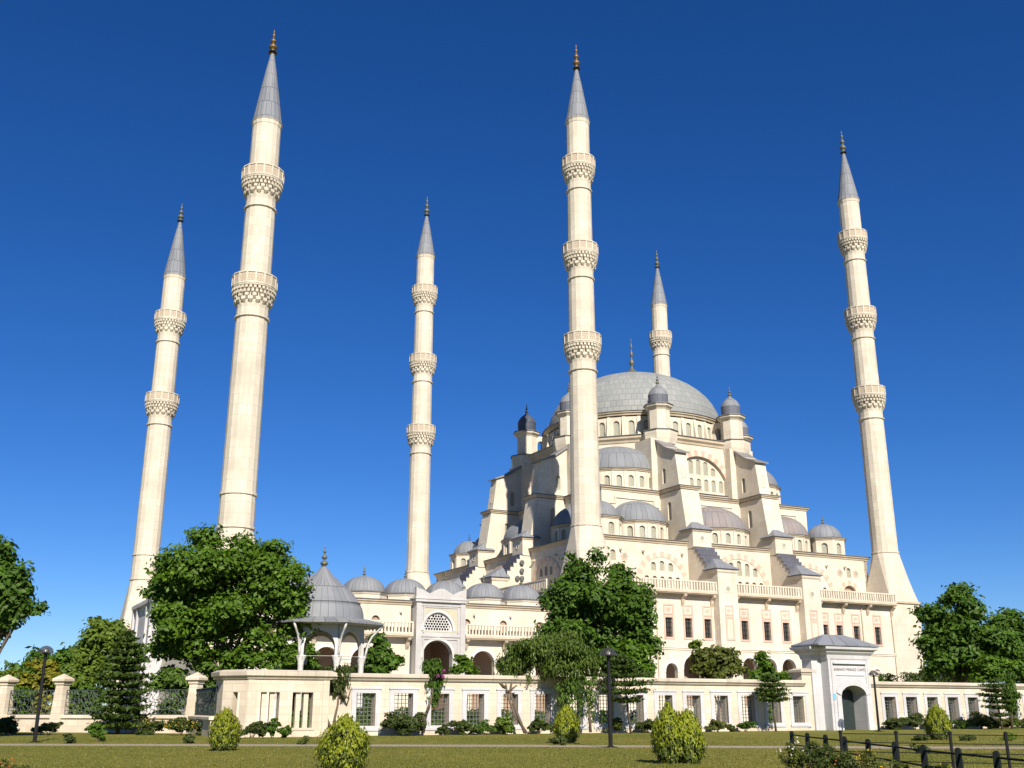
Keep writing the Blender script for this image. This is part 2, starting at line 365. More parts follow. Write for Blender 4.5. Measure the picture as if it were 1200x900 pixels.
def crown_points(lobes, nclump, per, clump_r, shell=0.55, sub=9):
    """leaf centres in clumps; every ellipsoid lobe (cx,cy,cz,rx,ry,rz) carries smaller boughs on its surface"""
    L2 = []
    for l in lobes:
        c = np.array(l[:3]); r = np.array(l[3:6]); k = sub if min(r) > 1.2 else 3
        for _ in range(k):
            d = rng.normal(size=3); d /= np.linalg.norm(d); f = .26+.22*rng.random()
            L2.append((c+d*r*(.66+.42*rng.random()), np.maximum(r*f, .10)*np.array([1.1, 1.1, .8]), 1.0))
        L2.append((c, r*.62, .7))
    vol = np.array([np.prod(q[1])**0.66*q[2] for q in L2]); vol = vol/vol.sum(); C = []; D = []
    for (c0, r, _), p in zip(L2, vol):
        k = max(2, int(nclump*p)); d = rng.normal(size=(k, 3)); d /= np.linalg.norm(d, axis=1, keepdims=True)
        rr = 1-shell*rng.random(k)**1.8; C.append(c0+d*rr[:, None]*r); D.append(d)
    C = np.concatenate(C); D = np.concatenate(D)
    cs = clump_r*(0.5+0.8*rng.random(len(C)))
    off = np.clip(rng.normal(size=(len(C), per, 3)), -1.5, 1.5)*0.52; off[:, :, 2] *= 0.55
    P = C[:, None, :] + off*cs[:, None, None]
    nr = off + 0.5*D[:, None, :] + np.array([0, -.1, 0.8]) + 0.5*rng.normal(size=off.shape)
    return P.reshape(-1, 3), nr.reshape(-1, 3)
def lobes_px(spec, Y):
    out = []
    for (px, py, rx, ry, *dy) in spec:
        d = dy[0] if dy else 0; p = at(px, py, Y+d); k = (Y+d)*1.0/FPX
        out.append((p.x, p.y, p.z, rx*k, 0.5*(rx+ry)*k, ry*k))
    return out
def tree(name, label, cat, spec, Y, base_px, m, nclump, per, clump, leaf, trunk_r, group=None, shell=0.6, limbs=True, fork=0.35):
    lo = lobes_px(spec, Y); bx = gx(base_px, Y)
    e = empty(name, label, cat, group, T((bx, Y, 0)))
    P, nr = crown_points(lo, nclump, per, clump, shell); P[:, 2] = np.maximum(P[:, 2], 0.25)
    place('crown', leaf_mesh('crown', P-np.array([bx, Y, 0]), nr, leaf, m), e)
    b = MB(); b.smooth = True
    zc = sum(l[2] for l in lo)/len(lo); zt = max(1.2, zc*fork)
    top = Vector((0.15, 0, zt))
    b.tube([(0, 0, -0.1), (0.05, 0, zt*0.4), tuple(top)], [trunk_r*1.25, trunk_r, trunk_r*0.85], 9)
    if limbs:
        for l in lo:
            q = Vector((l[0]-bx, l[1]-Y, l[2])); mid = (top+q)/2 + Vector((0, 0, -0.08*(q-top).length))
            b.tube([tuple(top-Vector((0, 0, .3))), tuple(mid), tuple(q)], [trunk_r*0.55, trunk_r*0.32, trunk_r*0.08], 6)
            for _ in range(3):
                q2 = Vector((l[0]-bx+random.uniform(-.7, .7)*l[3], l[1]-Y+random.uniform(-.7, .7)*l[4], l[2]+random.uniform(-.3, .8)*l[5]))
                b.tube([tuple(mid), tuple((mid+q2)/2+Vector((0, 0, .2))), tuple(q2)], [trunk_r*0.22, trunk_r*0.14, trunk_r*0.04], 5)
    b.build('trunk', 'bark', e, recalc=False)
    return e
random.seed(3)

# ------------------------------------------------------------------ ground
def ground_sheet(name, poly, z, m, kind='structure', sub=None):
    b = MB(); b.add([(x, y, z) for x, y in poly], [tuple(range(len(poly)))])
    return tag(b.build(name, m, recalc=False), kind=kind)
ground_sheet('lawn', [(-3000, -600), (3000, -600), (3000, 5000), (-3000, 5000)], 0.0, 'lawn')
ground_sheet('gravel_path', [(-60, 53.4), (-26, 53.9), (0, 52.2), (11, 50.4), (30, 48.6), (60, 46.5), (60, 49.2), (30, 51.6), (11, 53.6), (0, 55.2), (-26, 56.8), (-60, 56.6)], 0.004, 'gravel')
ground_sheet('gravel_bed', [(8.2, 26), (20, 24), (26, 33.6), (17.5, 34.2), (13.4, 33.9), (10.6, 34.6), (9.0, 32.5)], 0.006, 'soil')
pv = [site(a, b) for a, b in ((-55, -27), (62, -27), (62, 62), (-55, 62))]
ground_sheet('mosque_forecourt', [(p.x, p.y) for p in pv], 0.005, 'paving')  # assumed paving, its pale tone added as a reflector for the shadow sides

# ------------------------------------------------------------------ minarets
def balcony_mesh():
    b = MB()                                                       # three tiers of little corbels under a floor ring
    b.lathe([(1.86, -0.9), (1.88, 0.0), (1.95, 0.35), (2.02, 0.9), (2.12, 1.7), (2.3, 2.35), (2.62, 2.5), (2.66, 2.72), (1.5, 2.74)], 16, .5)
    b.lathe([(1.92, -1.25), (2.07, -1.15), (2.07, -0.98), (1.92, -0.9)], 16, .5)
    for (n, rot, z0, z1, r0, r1, wd) in ((16, 0, 0.35, 1.15, 1.90, 2.28, .62), (16, .5, 0.80, 1.55, 2.0, 2.36, .5), (32, .5, 1.25, 1.95, 2.05, 2.50, .62), (32, 0, 1.75, 2.42, 2.15, 2.60, .60)):
        for i in range(n):
            t = 2*PI*(i+rot)/n; hw = PI/n*wd; h2 = hw*0.25
            vs = []
            for (r, z, a) in ((1.80, z0, h2), (r0, z0, h2), (r1, z0+(z1-z0)*.55, hw), (r1, z1, hw), (1.80, z1, hw)):
                vs += [(r*math.cos(t-a), r*math.sin(t-a), z), (r*math.cos(t+a), r*math.sin(t+a), z)]
            b.add(vs, [(0,1,3,2), (2,3,5,4), (4,5,7,6), (6,7,9,8), (0,2,4,6,8), (1,9,7,5,3), (0,8,9,1)])
    return b.mesh('balcony', 'minaret')
def parapet_mesh():
    b = MB(); b.m = 0
    b.lathe([(2.52, 2.72), (2.62, 2.72), (2.62, 4.05), (2.52, 4.05)], 16, .5)
    b.m = 1
    b.lathe([(2.50, 4.05), (2.70, 4.05), (2.70, 4.20), (2.48, 4.20)], 16, .5); b.lathe([(2.62, 2.70), (2.69, 2.70), (2.69, 2.90), (2.62, 2.90)], 16, .5)
    for i in range(16):
        t = 2*PI*(i+.5)/16; a = 0.035
        b.add([(r*math.cos(t+s), r*math.sin(t+s), z) for z in (2.9, 4.05) for r, s in ((2.5, -a), (2.68, -a), (2.68, a), (2.5, a))],
              [(0,1,5,4), (1,2,6,5), (2,3,7,6), (3,0,4,7), (0,3,2,1), (4,5,6,7)])
    return b.mesh('parapet', ['carved', 'minaret'])
BAL, PAR = balcony_mesh(), parapet_mesh()
def minaret(a, b, tip, spire0, spire1, bals, ring2, zsq, label, fin, group='minarets of the mosque'):
    e = empty('minaret', label, 'minaret', group, SITE @ T((a, b, 0)))
    h = 2.9
    m = MB(); m.box(-h, h, -h, h, 0, zsq-0.4); m.build('base', 'minaret', e)
    m = MB(); m.sweep(rect(-h, h, -h, h), [(0, zsq-0.4), (0.22, zsq-0.3), (0.22, zsq-0.02), (0, zsq)], True); m.build('cornice', 'trim', e)
    # flare from square to sixteen sides
    n = 16; m = MB(); vs = []
    zt = 24.6 if not ring2 else 20.6
    sq = []
    corner = [(h, h), (-h, h), (-h, -h), (h, -h)]
    for i in range(n):
        t = 2*PI*(i+.5)/n; q = int((t % (2*PI))//(PI/2)); sq.append(corner[q])
    for j in range(5):
        f = j/4; g = f**0.85
        for i in range(n):
            t = 2*PI*(i+.5)/n; x1, y1 = 2.06*math.cos(t), 2.06*math.sin(t); x0, y0 = sq[i]
            ef = 0.985 if j == 0 else 1
            vs.append((x0*(1-g)*ef+x1*g + (1-ef)*x1, y0*(1-g)*ef+y1*g+(1-ef)*y1, zsq+(zt-zsq)*f))
    fs = [(j*n+i, j*n+(i+1) % n, (j+1)*n+(i+1) % n, (j+1)*n+i) for j in range(4) for i in range(n)]
    m.add(vs, fs); m.build('flared_foot', 'minaret', e)
    m = MB(); prof = [(2.06, zt), (2.02, zt)]
    zs = [x for x in bals]; k0 = 1.0
    R = lambda z: 1.99 - 0.0052*(z-24.6)
    ztop = spire0
    m.lathe([(R(zt), zt-0.1), (R(ztop), ztop)], 16, .5)
    rings = [24.8] + ([21.0] if ring2 else [])
    for zr in rings: m.lathe([(R(zr)-.05, zr-.18), (R(zr)+.13, zr-.12), (R(zr)+.13, zr+.12), (R(zr)-.05, zr+.2)], 16, .5)
    m.lathe([(R(ztop)-.1, ztop-.75), (R(ztop)+.05, ztop-.6), (R(ztop)+.12, ztop-.15), (R(ztop)+.22, ztop), (R(ztop)-.2, ztop+.02)], 16, .5)
    m.build('shaft', 'minaret', e)
    for z in bals:
        sc = R(z)/1.86
        p = place('balcony', BAL, e, T((0, 0, z-2.6)) @ Matrix.Diagonal((sc, sc, 1, 1)))
        place('parapet', PAR, p)
    m = MB(); m.smooth = False
    r0 = R(ztop)+.18
    m.lathe([(r0, spire0+.02), (r0*0.93, spire0+.5), (r0*0.72, spire0+(spire1-spire0)*.30), (r0*0.40, spire0+(spire1-spire0)*.68), (0.17, spire1)], 16, .5)
    sp = m.build('spire', 'leadblue', e, (0, 0, 0.0))
    m = MB(); m.smooth = True; m.lathe(finial_prof(0, tip-spire1+.15, 0.60), 12)
    f = m.build('finial', fin, sp); f.location = (0, 0, spire1-.15)
    if zsq > 15:
        sl = MB(); sl.box(h-1.0, h-.82, -h-.012, -h+.02, 5.4, 8.6); sl.box(h-1.0, h-.82, -h-.012, -h+.02, 9.6, 12.8); sl.build('slit_window', 'glass', e)
    return e
B3 = (49.9, 63.6, 77.5); B2 = (49.6, 63.9)
minaret(0, 0, 99, 85.4, 94.8, B3, False, 17.2, 'tall three balcony minaret rising directly in front of the main dome', 'brass')
minaret(54.4, 0, 99, 85.2, 94.8, B3, False, 17.2, 'three balcony minaret at the far right end of the arcaded front', 'oldbrass')
minaret(-0.6, 56, 98.6, 85.6, 94.6, B3, False, 17.2, 'slender three balcony minaret standing just behind the row of small courtyard domes', 'oldbrass')
minaret(54.4, 56, 98.6, 85.4, 94.6, B3, False, 17.2, 'farthest minaret, mostly hidden behind the great dome with one balcony showing', 'oldbrass')
minaret(-46, 0, 86.2, 72.2, 82.9, B2, True, 13.6, 'thickest looking two balcony minaret rising out of the big leafy plane tree', 'brass')
minaret(-46.8, 56, 86.2, 72.2, 82.9, B2, True, 13.6, 'leftmost minaret, with its flared foot visible beside the plane tree', 'oldbrass')

# ------------------------------------------------------------------ mosque
MOSQ = SITE @ T((27.2, 27.6, 0))
mq = empty('mosque', 'huge cream stone mosque with a grey lead main dome and cascading half domes', 'mosque', None, MOSQ)
G = 25.4
def win(name, w, h, Mx, kind='pierced'): return place(name, window_mesh(w, h, kind), mq, Mx)
def sqp(h): return rect(-h, h, -h, h)
CORN = [(-.02, -.55), (.10, -.50), (.16, -.30), (.34, -.18), (.36, 0.0), (-.3, .012)]
def cornice(b, poly, z, k=1.0, edge=True):
    """stone moulding in slot 0 and a thin lead edge in slot 1"""
    b.m = 0; b.sweep(poly, [(o*k, z+dz*k) for o, dz in CORN])
    if edge: b.m = 1; b.sweep(poly, [(.30*k, z+.004), (.46*k, z+.004), (.46*k, z+.10), (-.2, z+.16)])
# striped arch band as raised voussoirs
def voussoirs(b, r0, r1, zc, y0, y1, n=21, x0=0, a0=0.0, a1=PI, ma=0, mb_=1):
    for i in range(n):
        t0 = a0+(a1-a0)*i/n; t1 = a0+(a1-a0)*(i+1)/n; b.m = ma if i % 2 == 0 else mb_
        q = [(x0+r*math.cos(t), zc+r*math.sin(t)) for r, t in ((r0, t0), (r1, t0), (r1, t1), (r0, t1))]
        b.panel(q, [], y0, y1)
    b.m = 0
def rosette(b, x, z, r, y):
    b.m = 0
    for k in range(8):
        t = PI*k/4; b.panel([(x+r*1.35*math.cos(t-.16), z+r*1.35*math.sin(t-.16)), (x+r*1.7*math.cos(t), z+r*1.7*math.sin(t)), (x+r*1.35*math.cos(t+.16), z+r*1.35*math.sin(t+.16)), (x+r*math.cos(t), z+r*math.sin(t))], [], y-.03, y+.02)
    o = [(x+r*1.25*math.cos(2*PI*k/16), z+r*1.25*math.sin(2*PI*k/16)) for k in range(16)]; i = [(x+r*.8*math.cos(2*PI*k/16), z+r*.8*math.sin(2*PI*k/16)) for k in range(16)]
    b.panel(o, [i], y-.05, y+.02); b.m = 1; b.panel(i, [], y-.012, y+.02); b.m = 0

FACE = [RZ(-90*k) for k in range(4)]                                  # 0 near front, 1 courtyard side, 2 back, 3 right
# gallery storey walls
gwins = []
def gallery_face(k):
    holes = []; ws = []
    for sx in (-13.6, 0.0, 13.6):
        big = sx == 0
        up = [(-2.9, 1.3), (-1.45, 1.9), (0, 2.2), (1.45, 1.9), (2.9, 1.3)] if big else [(-1.45, 1.2), (0, 1.45), (1.45, 1.2)]
        z0 = 20.0 if big else 19.95
        for dx, hh in up: ws.append((sx+dx, z0, 0.82, hh))
        for dx in ((-3.9, -2.6, -1.3, 0, 1.3, 2.6, 3.9) if big else (-2.6, -1.3, 0, 1.3, 2.6)): ws.append((sx+dx, 17.2, 0.80, 2.05))
    for sx in (-21.5, 21.5): ws.append((sx-.15, 20.95, 0.85, 1.5))
    for sx, z0, w_, hh in ws: holes.append(arch(w_, z0, z0+hh, 8, .1, sx))
    for sx in (-21.3, 21.3): holes.append(arch(2.7, 16.7, 19.75, 10, .05, sx))
    b = MB(); b.X = FACE[k]; b.panel(rect(-G, G, 0, 23.7), holes, -G, -G+0.7)
    b.build('gallery_wall', 'stone', mq)
    for sx, z0, w_, hh in ws: win('gallery_window', w_, hh, FACE[k] @ T((sx, -G+.22, z0)))
    for sx in (-13.6, 0.0, 13.6):
        b = MB(); b.X = FACE[k]
        if sx == 0: voussoirs(b, 4.75, 5.6, 17.7, -G-.07, -G+.02, 25, sx)
        else: voussoirs(b, 3.7, 4.45, 18.2, -G-.07, -G+.02, 21, sx)
        b.build('striped_arch', ['pinkpale', 'cream'], mq)
    for sx in (-21.3, 21.3):
        b = MB(); b.X = FACE[k]; voussoirs(b, 1.38, 2.15, 18.4, -G-.06, -G+.02, 9, sx); b.build('striped_arch', ['pinkpale', 'cream'], mq)
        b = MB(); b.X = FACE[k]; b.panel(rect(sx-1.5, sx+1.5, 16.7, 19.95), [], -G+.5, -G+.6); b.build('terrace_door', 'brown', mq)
        b = MB(); b.X = FACE[k]
        for dx in (-1.75, 1.5): rosette(b, sx+dx, 21.6, .42, -G)
        b.build('rosette', ['pinkpale', 'pierced'], mq)
    b = MB(); b.X = FACE[k]
    for sx in (-20.5, -16.8, -10.2, 10.2, 16.8, 20.5):
        b.box(sx-.14, sx+.14, -G-.28, -G, 22.35, 22.62); b.box(sx-.07, sx+.07, -G-.55, -G-.2, 22.38, 22.5)
    b.build('water_spouts', 'trim', mq)
for k in (0, 1): gallery_face(k)
for k in (2, 3):
    b = MB(); b.X = FACE[k]; b.panel(rect(-G, G, 0, 23.7), [], -G, -G+.7); b.build('gallery_wall', 'stone', mq)
b = MB(); cornice(b, sqp(G), 24.25); b.m = 2; b.add([(-G, -G, 24.3), (G, -G, 24.3), (G, G, 24.3), (-G, G, 24.3)], [(0, 1, 2, 3)])
b.build('gallery_roof', ['trim', 'flash', 'roof'], mq)
# second tier block
H2 = 19.4
b = MB(); b.panel(rect(-H2, H2, 24, 32.0), [], -H2, H2)
b.m = 0
for k in range(4):
    b.X = FACE[k]
    for sx in (-1, 1):                                                # stepped string course over each corner half dome
        for (x0, x1, z0, z1) in ((10.2, 17.2, 31.0, 31.2), (17.0, 17.2, 30.2, 31.0), (17.2, 18.0, 30.1, 30.3), (10.2, 10.4, 30.2, 31.0), (9.4, 10.2, 30.1, 30.3)):
            xa, xb = sorted((sx*x0, sx*x1)); b.box(xa, xb, -H2-.14, -H2, z0, z1)
    for (x0, x1, z0, z1) in ((-4.4, 4.4, 31.2, 31.4), (4.2, 4.4, 30.4, 31.2), (-4.4, -4.2, 30.4, 31.2), (4.4, 5.5, 30.2, 30.4), (-5.5, -4.4, 30.2, 30.4)): b.box(x0, x1, -H2-.14, -H2, z0, z1)
b.X = Matrix.Identity(4)
b.build('second_tier_wall', 'stone', mq)
b = MB(); cornice(b, sqp(H2), 32.55); b.m = 2; b.add([(-H2, -H2, 32.6), (H2, -H2, 32.6), (H2, H2, 32.6), (-H2, H2, 32.6)], [(0, 1, 2, 3)])
b.build('second_tier_cornice', ['trim', 'flash', 'roof'], mq)

def ngon(r, n, rot=.5, cx=0, cy=0): return [(cx+r*math.cos(2*PI*(i+rot)/n), cy+r*math.sin(2*PI*(i+rot)/n)) for i in range(n)]
def drum(name, cx, cy, R, n, z0, z1, w_, hh, sill, sel, pil=True, lean=0.0, wname='drum_window'):
    """polygonal drum of flat facets, an arched window in each selected facet"""
    hw = R*math.tan(PI/n); b = MB(); ws = []
    for i in range(n):
        th = 2*PI*i/n; X = T((cx, cy, 0)) @ Matrix.Rotation(th+PI/2, 4, 'Z'); b.X = X
        has = sel is None or sel(th)
        b.panel(rect(-hw, hw, z0, z1), [arch(w_, z0+sill, z0+sill+hh, 8, .08)] if has else [], -R, -R+.45)
        if has: ws.append(X @ T((0, -R+.2, z0+sill)))
        if pil:
            b.X = T((cx, cy, 0)) @ Matrix.Rotation(th+PI/n+PI/2, 4, 'Z'); Rc = R/math.cos(PI/n); q = .26 if lean else .16
            b.add([(-q, -Rc-.10-lean, z0), (q, -Rc-.10-lean, z0), (q, -Rc+.2, z0), (-q, -Rc+.2, z0), (-q, -Rc-.10, z1), (q, -Rc-.10, z1), (q, -Rc+.2, z1), (-q, -Rc+.2, z1)],
                  [(0,3,2,1),(4,5,6,7),(0,1,5,4),(1,2,6,5),(2,3,7,6),(3,0,4,7)])
    b.X = Matrix.Identity(4)
    o = b.build(name, 'stone', mq)
    for X in ws: win(wname, w_, hh, X)
    return o
def drum_cornice(name, cx, cy, R, n, z, k=0.7):
    b = MB(); cornice(b, ngon(R/math.cos(PI/n), n, .5, cx, cy), z, k); return b.build(name, ['trim', 'flash'], mq)
def dome(name, cx, cy, z, r, h, m, n=32, fin=None, p=1.0):
    b = MB(); b.smooth = True; b.lathe(dome_prof(r, h, 0, 12, p), n)
    o = b.build(name, m, mq); o.location = (cx, cy, z)
    if fin:
        f = MB(); f.smooth = True; f.lathe(finial_prof(0, fin[0], fin[1]), 12); q = f.build('finial', 'oldbrass', o); q.location = (0, 0, h-.1)
    return o
CAMD = math.atan2(-0.885, -0.30)                                      # rough way the camera lies, seen from the mosque
def facing(th, lim=-0.25): return math.cos(th-math.radians(-122)) > lim
# lower half domes: one in the middle and one in each corner bay of every front, a little full dome over each corner
for k in range(4):
    vis = k in (0, 1)
    def fp(s, o, k=k): q = FACE[k] @ Vector((s, -o, 0)); return q.x, q.y
    x, y = fp(0, 18.9); n0 = FACE[k] @ Vector((0, -1, 0)); ta = math.atan2(n0.y, n0.x)
    drum('half_dome_drum', x, y, 5.75, 18, 24.3, 26.6, .8, 1.55, .45, (lambda th, ta=ta: math.cos(th-ta) > .3) if vis else (lambda th: False))
    drum_cornice('half_dome_cornice', x, y, 5.75, 18, 27.0)
    dome('half_dome', x, y, 27.05, 5.75, 4.0, 'leadbrown' if k == 0 else 'lead', 36)
    for sx in (-1, 1):
        x, y = fp(sx*13.55, 19.2)
        drum('half_dome_drum', x, y, 4.45, 16, 24.3, 26.8, .85, 1.75, .45, (lambda th, ta=ta: math.cos(th-ta) > .2) if vis else (lambda th: False))
        drum_cornice('half_dome_cornice', x, y, 4.45, 16, 27.2)
        dome('half_dome', x, y, 27.25, 4.5, 3.5, ('leadbrown' if (k == 0 and sx > 0) else 'lead'), 32)
    x, y = fp(-21.0, 21.2)
    drum('corner_dome_drum', x, y, 3.0, 8, 24.3, 26.9, .95, 1.75, .4, (lambda th: True) if k != 2 else (lambda th: False), pil=False)
    drum_cornice('corner_dome_cornice', x, y, 3.0, 8, 27.25)
    dome('corner_dome', x, y, 27.3, 2.75, 2.55, 'lead' if k != 3 else 'leadblue', 28, (1.5, .28))
# octagonal body, with a great arched tympanum on each main front
RO = 19.0; APO = RO*math.cos(PI/8); SO = RO*math.sin(PI/8)
for k in range(8):
    X = RZ(-45*k); b = MB(); b.X = X
    main = k in (0, 2)
    ar = [(5.35*math.cos(PI*i/24), 34.0+5.35*math.sin(PI*i/24)) for i in range(25)] + [(-5.35, 33.4), (5.35, 33.4)]
    b.panel(rect(-SO, SO, 32.6, 41.4), [ar] if main else [], -APO, -APO+.9); b.build('octagon_wall', 'stone', mq)
    if main:
        b = MB(); b.X = X; voussoirs(b, 5.35, 6.3, 34.0, -APO-.10, -APO+.02, 27); b.build('striped_arch', ['pink', 'cream'], mq)
        ws = [(1.42*i, 36.5, .86, hh) for i, hh in ((-2, 1.3), (-1, 2.2), (0, 2.45), (1, 2.2), (2, 1.3))] + [(1.42*i, 33.95, .86, 1.95) for i in range(-3, 4)]
        b = MB(); b.X = X; b.panel(rect(-5.6, 5.6, 32.6, 39.6), [arch(w_, z0, z0+hh, 8, .1, sx) for sx, z0, w_, hh in ws], -APO+.42, -APO+.78); b.build('tympanum', 'stone', mq)
        for sx, z0, w_, hh in ws: win('tympanum_window', w_, hh, X @ T((sx, -APO+.55, z0)))
        b = MB(); b.X = X; b.box(-5.9, 5.9, -APO-.35, -APO+.8, 32.62, 33.35); b.m = 1; b.box(-5.9, 5.9, -APO-.5, -APO+.8, 33.352, 33.45); b.build('tympanum_ledge', ['trim', 'flash'], mq)
oct_ = ngon(RO, 8)
b = MB(); b.m = 0
b.sweep(oct_, [(-.05, 41.0), (.12, 41.1), (.2, 41.4), (.5, 41.7), (.55, 42.1), (-.5, 42.12)]); b.m = 1; b.sweep(oct_, [(.5, 42.11), (.68, 42.11), (.68, 42.22), (-.2, 42.3)])
b.m = 2; b.add([(x, y, 42.2) for x, y in ngon(RO-.1, 8)], [tuple(range(8))])
b.build('main_cornice', ['trim', 'flash', 'roof'], mq)
# upper diagonal half domes
for k in range(4):
    d = RZ(-45-90*k) @ Vector((0, -1, 0)); x, y = d.x*(APO-1.0), d.y*(APO-1.0); ta = math.atan2(d.y, d.x)
    drum('upper_half_dome_drum', x, y, 6.9, 24, 32.6, 35.5, .85, 1.75, .55, (lambda th, ta=ta: math.cos(th-ta) > .15) if k in (0, 1, 3) else (lambda th: False))
    drum_cornice('upper_half_dome_cornice', x, y, 6.9, 24, 35.95)
    dome('upper_half_dome', x, y, 36.0, 6.85, 4.6, 'lead', 44)
# main drum and dome
drum('main_drum', 0, 0, 15.2, 40, 42.15, 46.0, .98, 2.75, .45, facing, True, .62, 'main_drum_window')
drum_cornice('main_drum_cornice', 0, 0, 15.35, 40, 46.75, 1.15)
dome('main_dome', 0, 0, 46.8, 14.85, 10.4, 'leadmain', 72)
b = MB(); b.smooth = True
b.lathe([(1.9, 57.0), (1.75, 57.35), (1.35, 57.8), (.85, 58.2), (.55, 58.5), (.5, 58.6)], 24); b.build('dome_cap', 'oldbrass', mq)
b = MB(); b.smooth = True; b.lathe(finial_prof(58.5, 6.0, .48), 12); b.build('main_finial', 'oldbrass', mq)
# turrets round the dome, each tied to the drum by a little flying arch
for k in range(8):
    th = PI/8 + k*PI/4; tx, ty = 18.6*math.cos(th), 18.6*math.sin(th)
    b = MB(); rr = 1.72
    b.lathe([(rr, 42.1), (rr, 46.2)], 8, .5, 0, 0)
    b.lathe([(rr+.75, 40.3), (rr+.95, 41.1), (rr+1.05, 41.9), (rr+1.05, 42.35), (rr, 42.45)], 8, .5)
    b.m = 1; b.lathe([(rr+1.05, 42.34), (rr+1.2, 42.34), (rr+1.2, 42.46), (rr, 42.52)], 8, .5); b.m = 0
    b.lathe([(rr-.05, 45.7), (rr+.15, 46.0), (rr+.5, 46.3), (rr+.55, 46.6), (rr-.2, 46.62)], 8, .5)
    b.m = 1; b.lathe([(rr+.5, 46.6), (rr+.68, 46.6), (rr+.66, 46.72), (.6, 46.9)], 8, .5)
    t = b.build('turret', ['stone', 'flash'], mq); t.location = (tx, ty, 0); t.rotation_euler = (0, 0, th)
    dk = k in (3,)
    b = MB(); b.smooth = True
    b.m = 1; b.lathe([(1.46, 0), (1.52, .4), (1.54, 1.2), (1.54, 1.45)], 20)
    b.m = 0; b.lathe([(1.57, 1.42), (1.57, 1.52), (1.50, 1.75), (1.34, 2.15), (1.02, 2.6), (.6, 2.95), (.3, 3.2), (.16, 3.45)], 20)
    d = b.build('turret_dome', ['leaddark', 'leaddark'] if dk else ['lead', 'leadband'], t); d.location = (0, 0, 46.8)
    b = MB(); b.smooth = True; b.lathe(finial_prof(0, 1.9, .36), 10); f = b.build('finial', 'oldbrass', t); f.location = (0, 0, 50.0)
    b = MB(); b.X = Matrix.Rotation(th-PI/2, 4, 'Z')              # flying arch, in the plane of the radius
    b.panel(rect(15.0, 17.4, 42.2, 46.0), [arch(1.1, 42.4, 45.2, 8, .1, 16.3)], -.45, .45, 'yz')
    o = b.build('flying_arch', 'stone', mq)
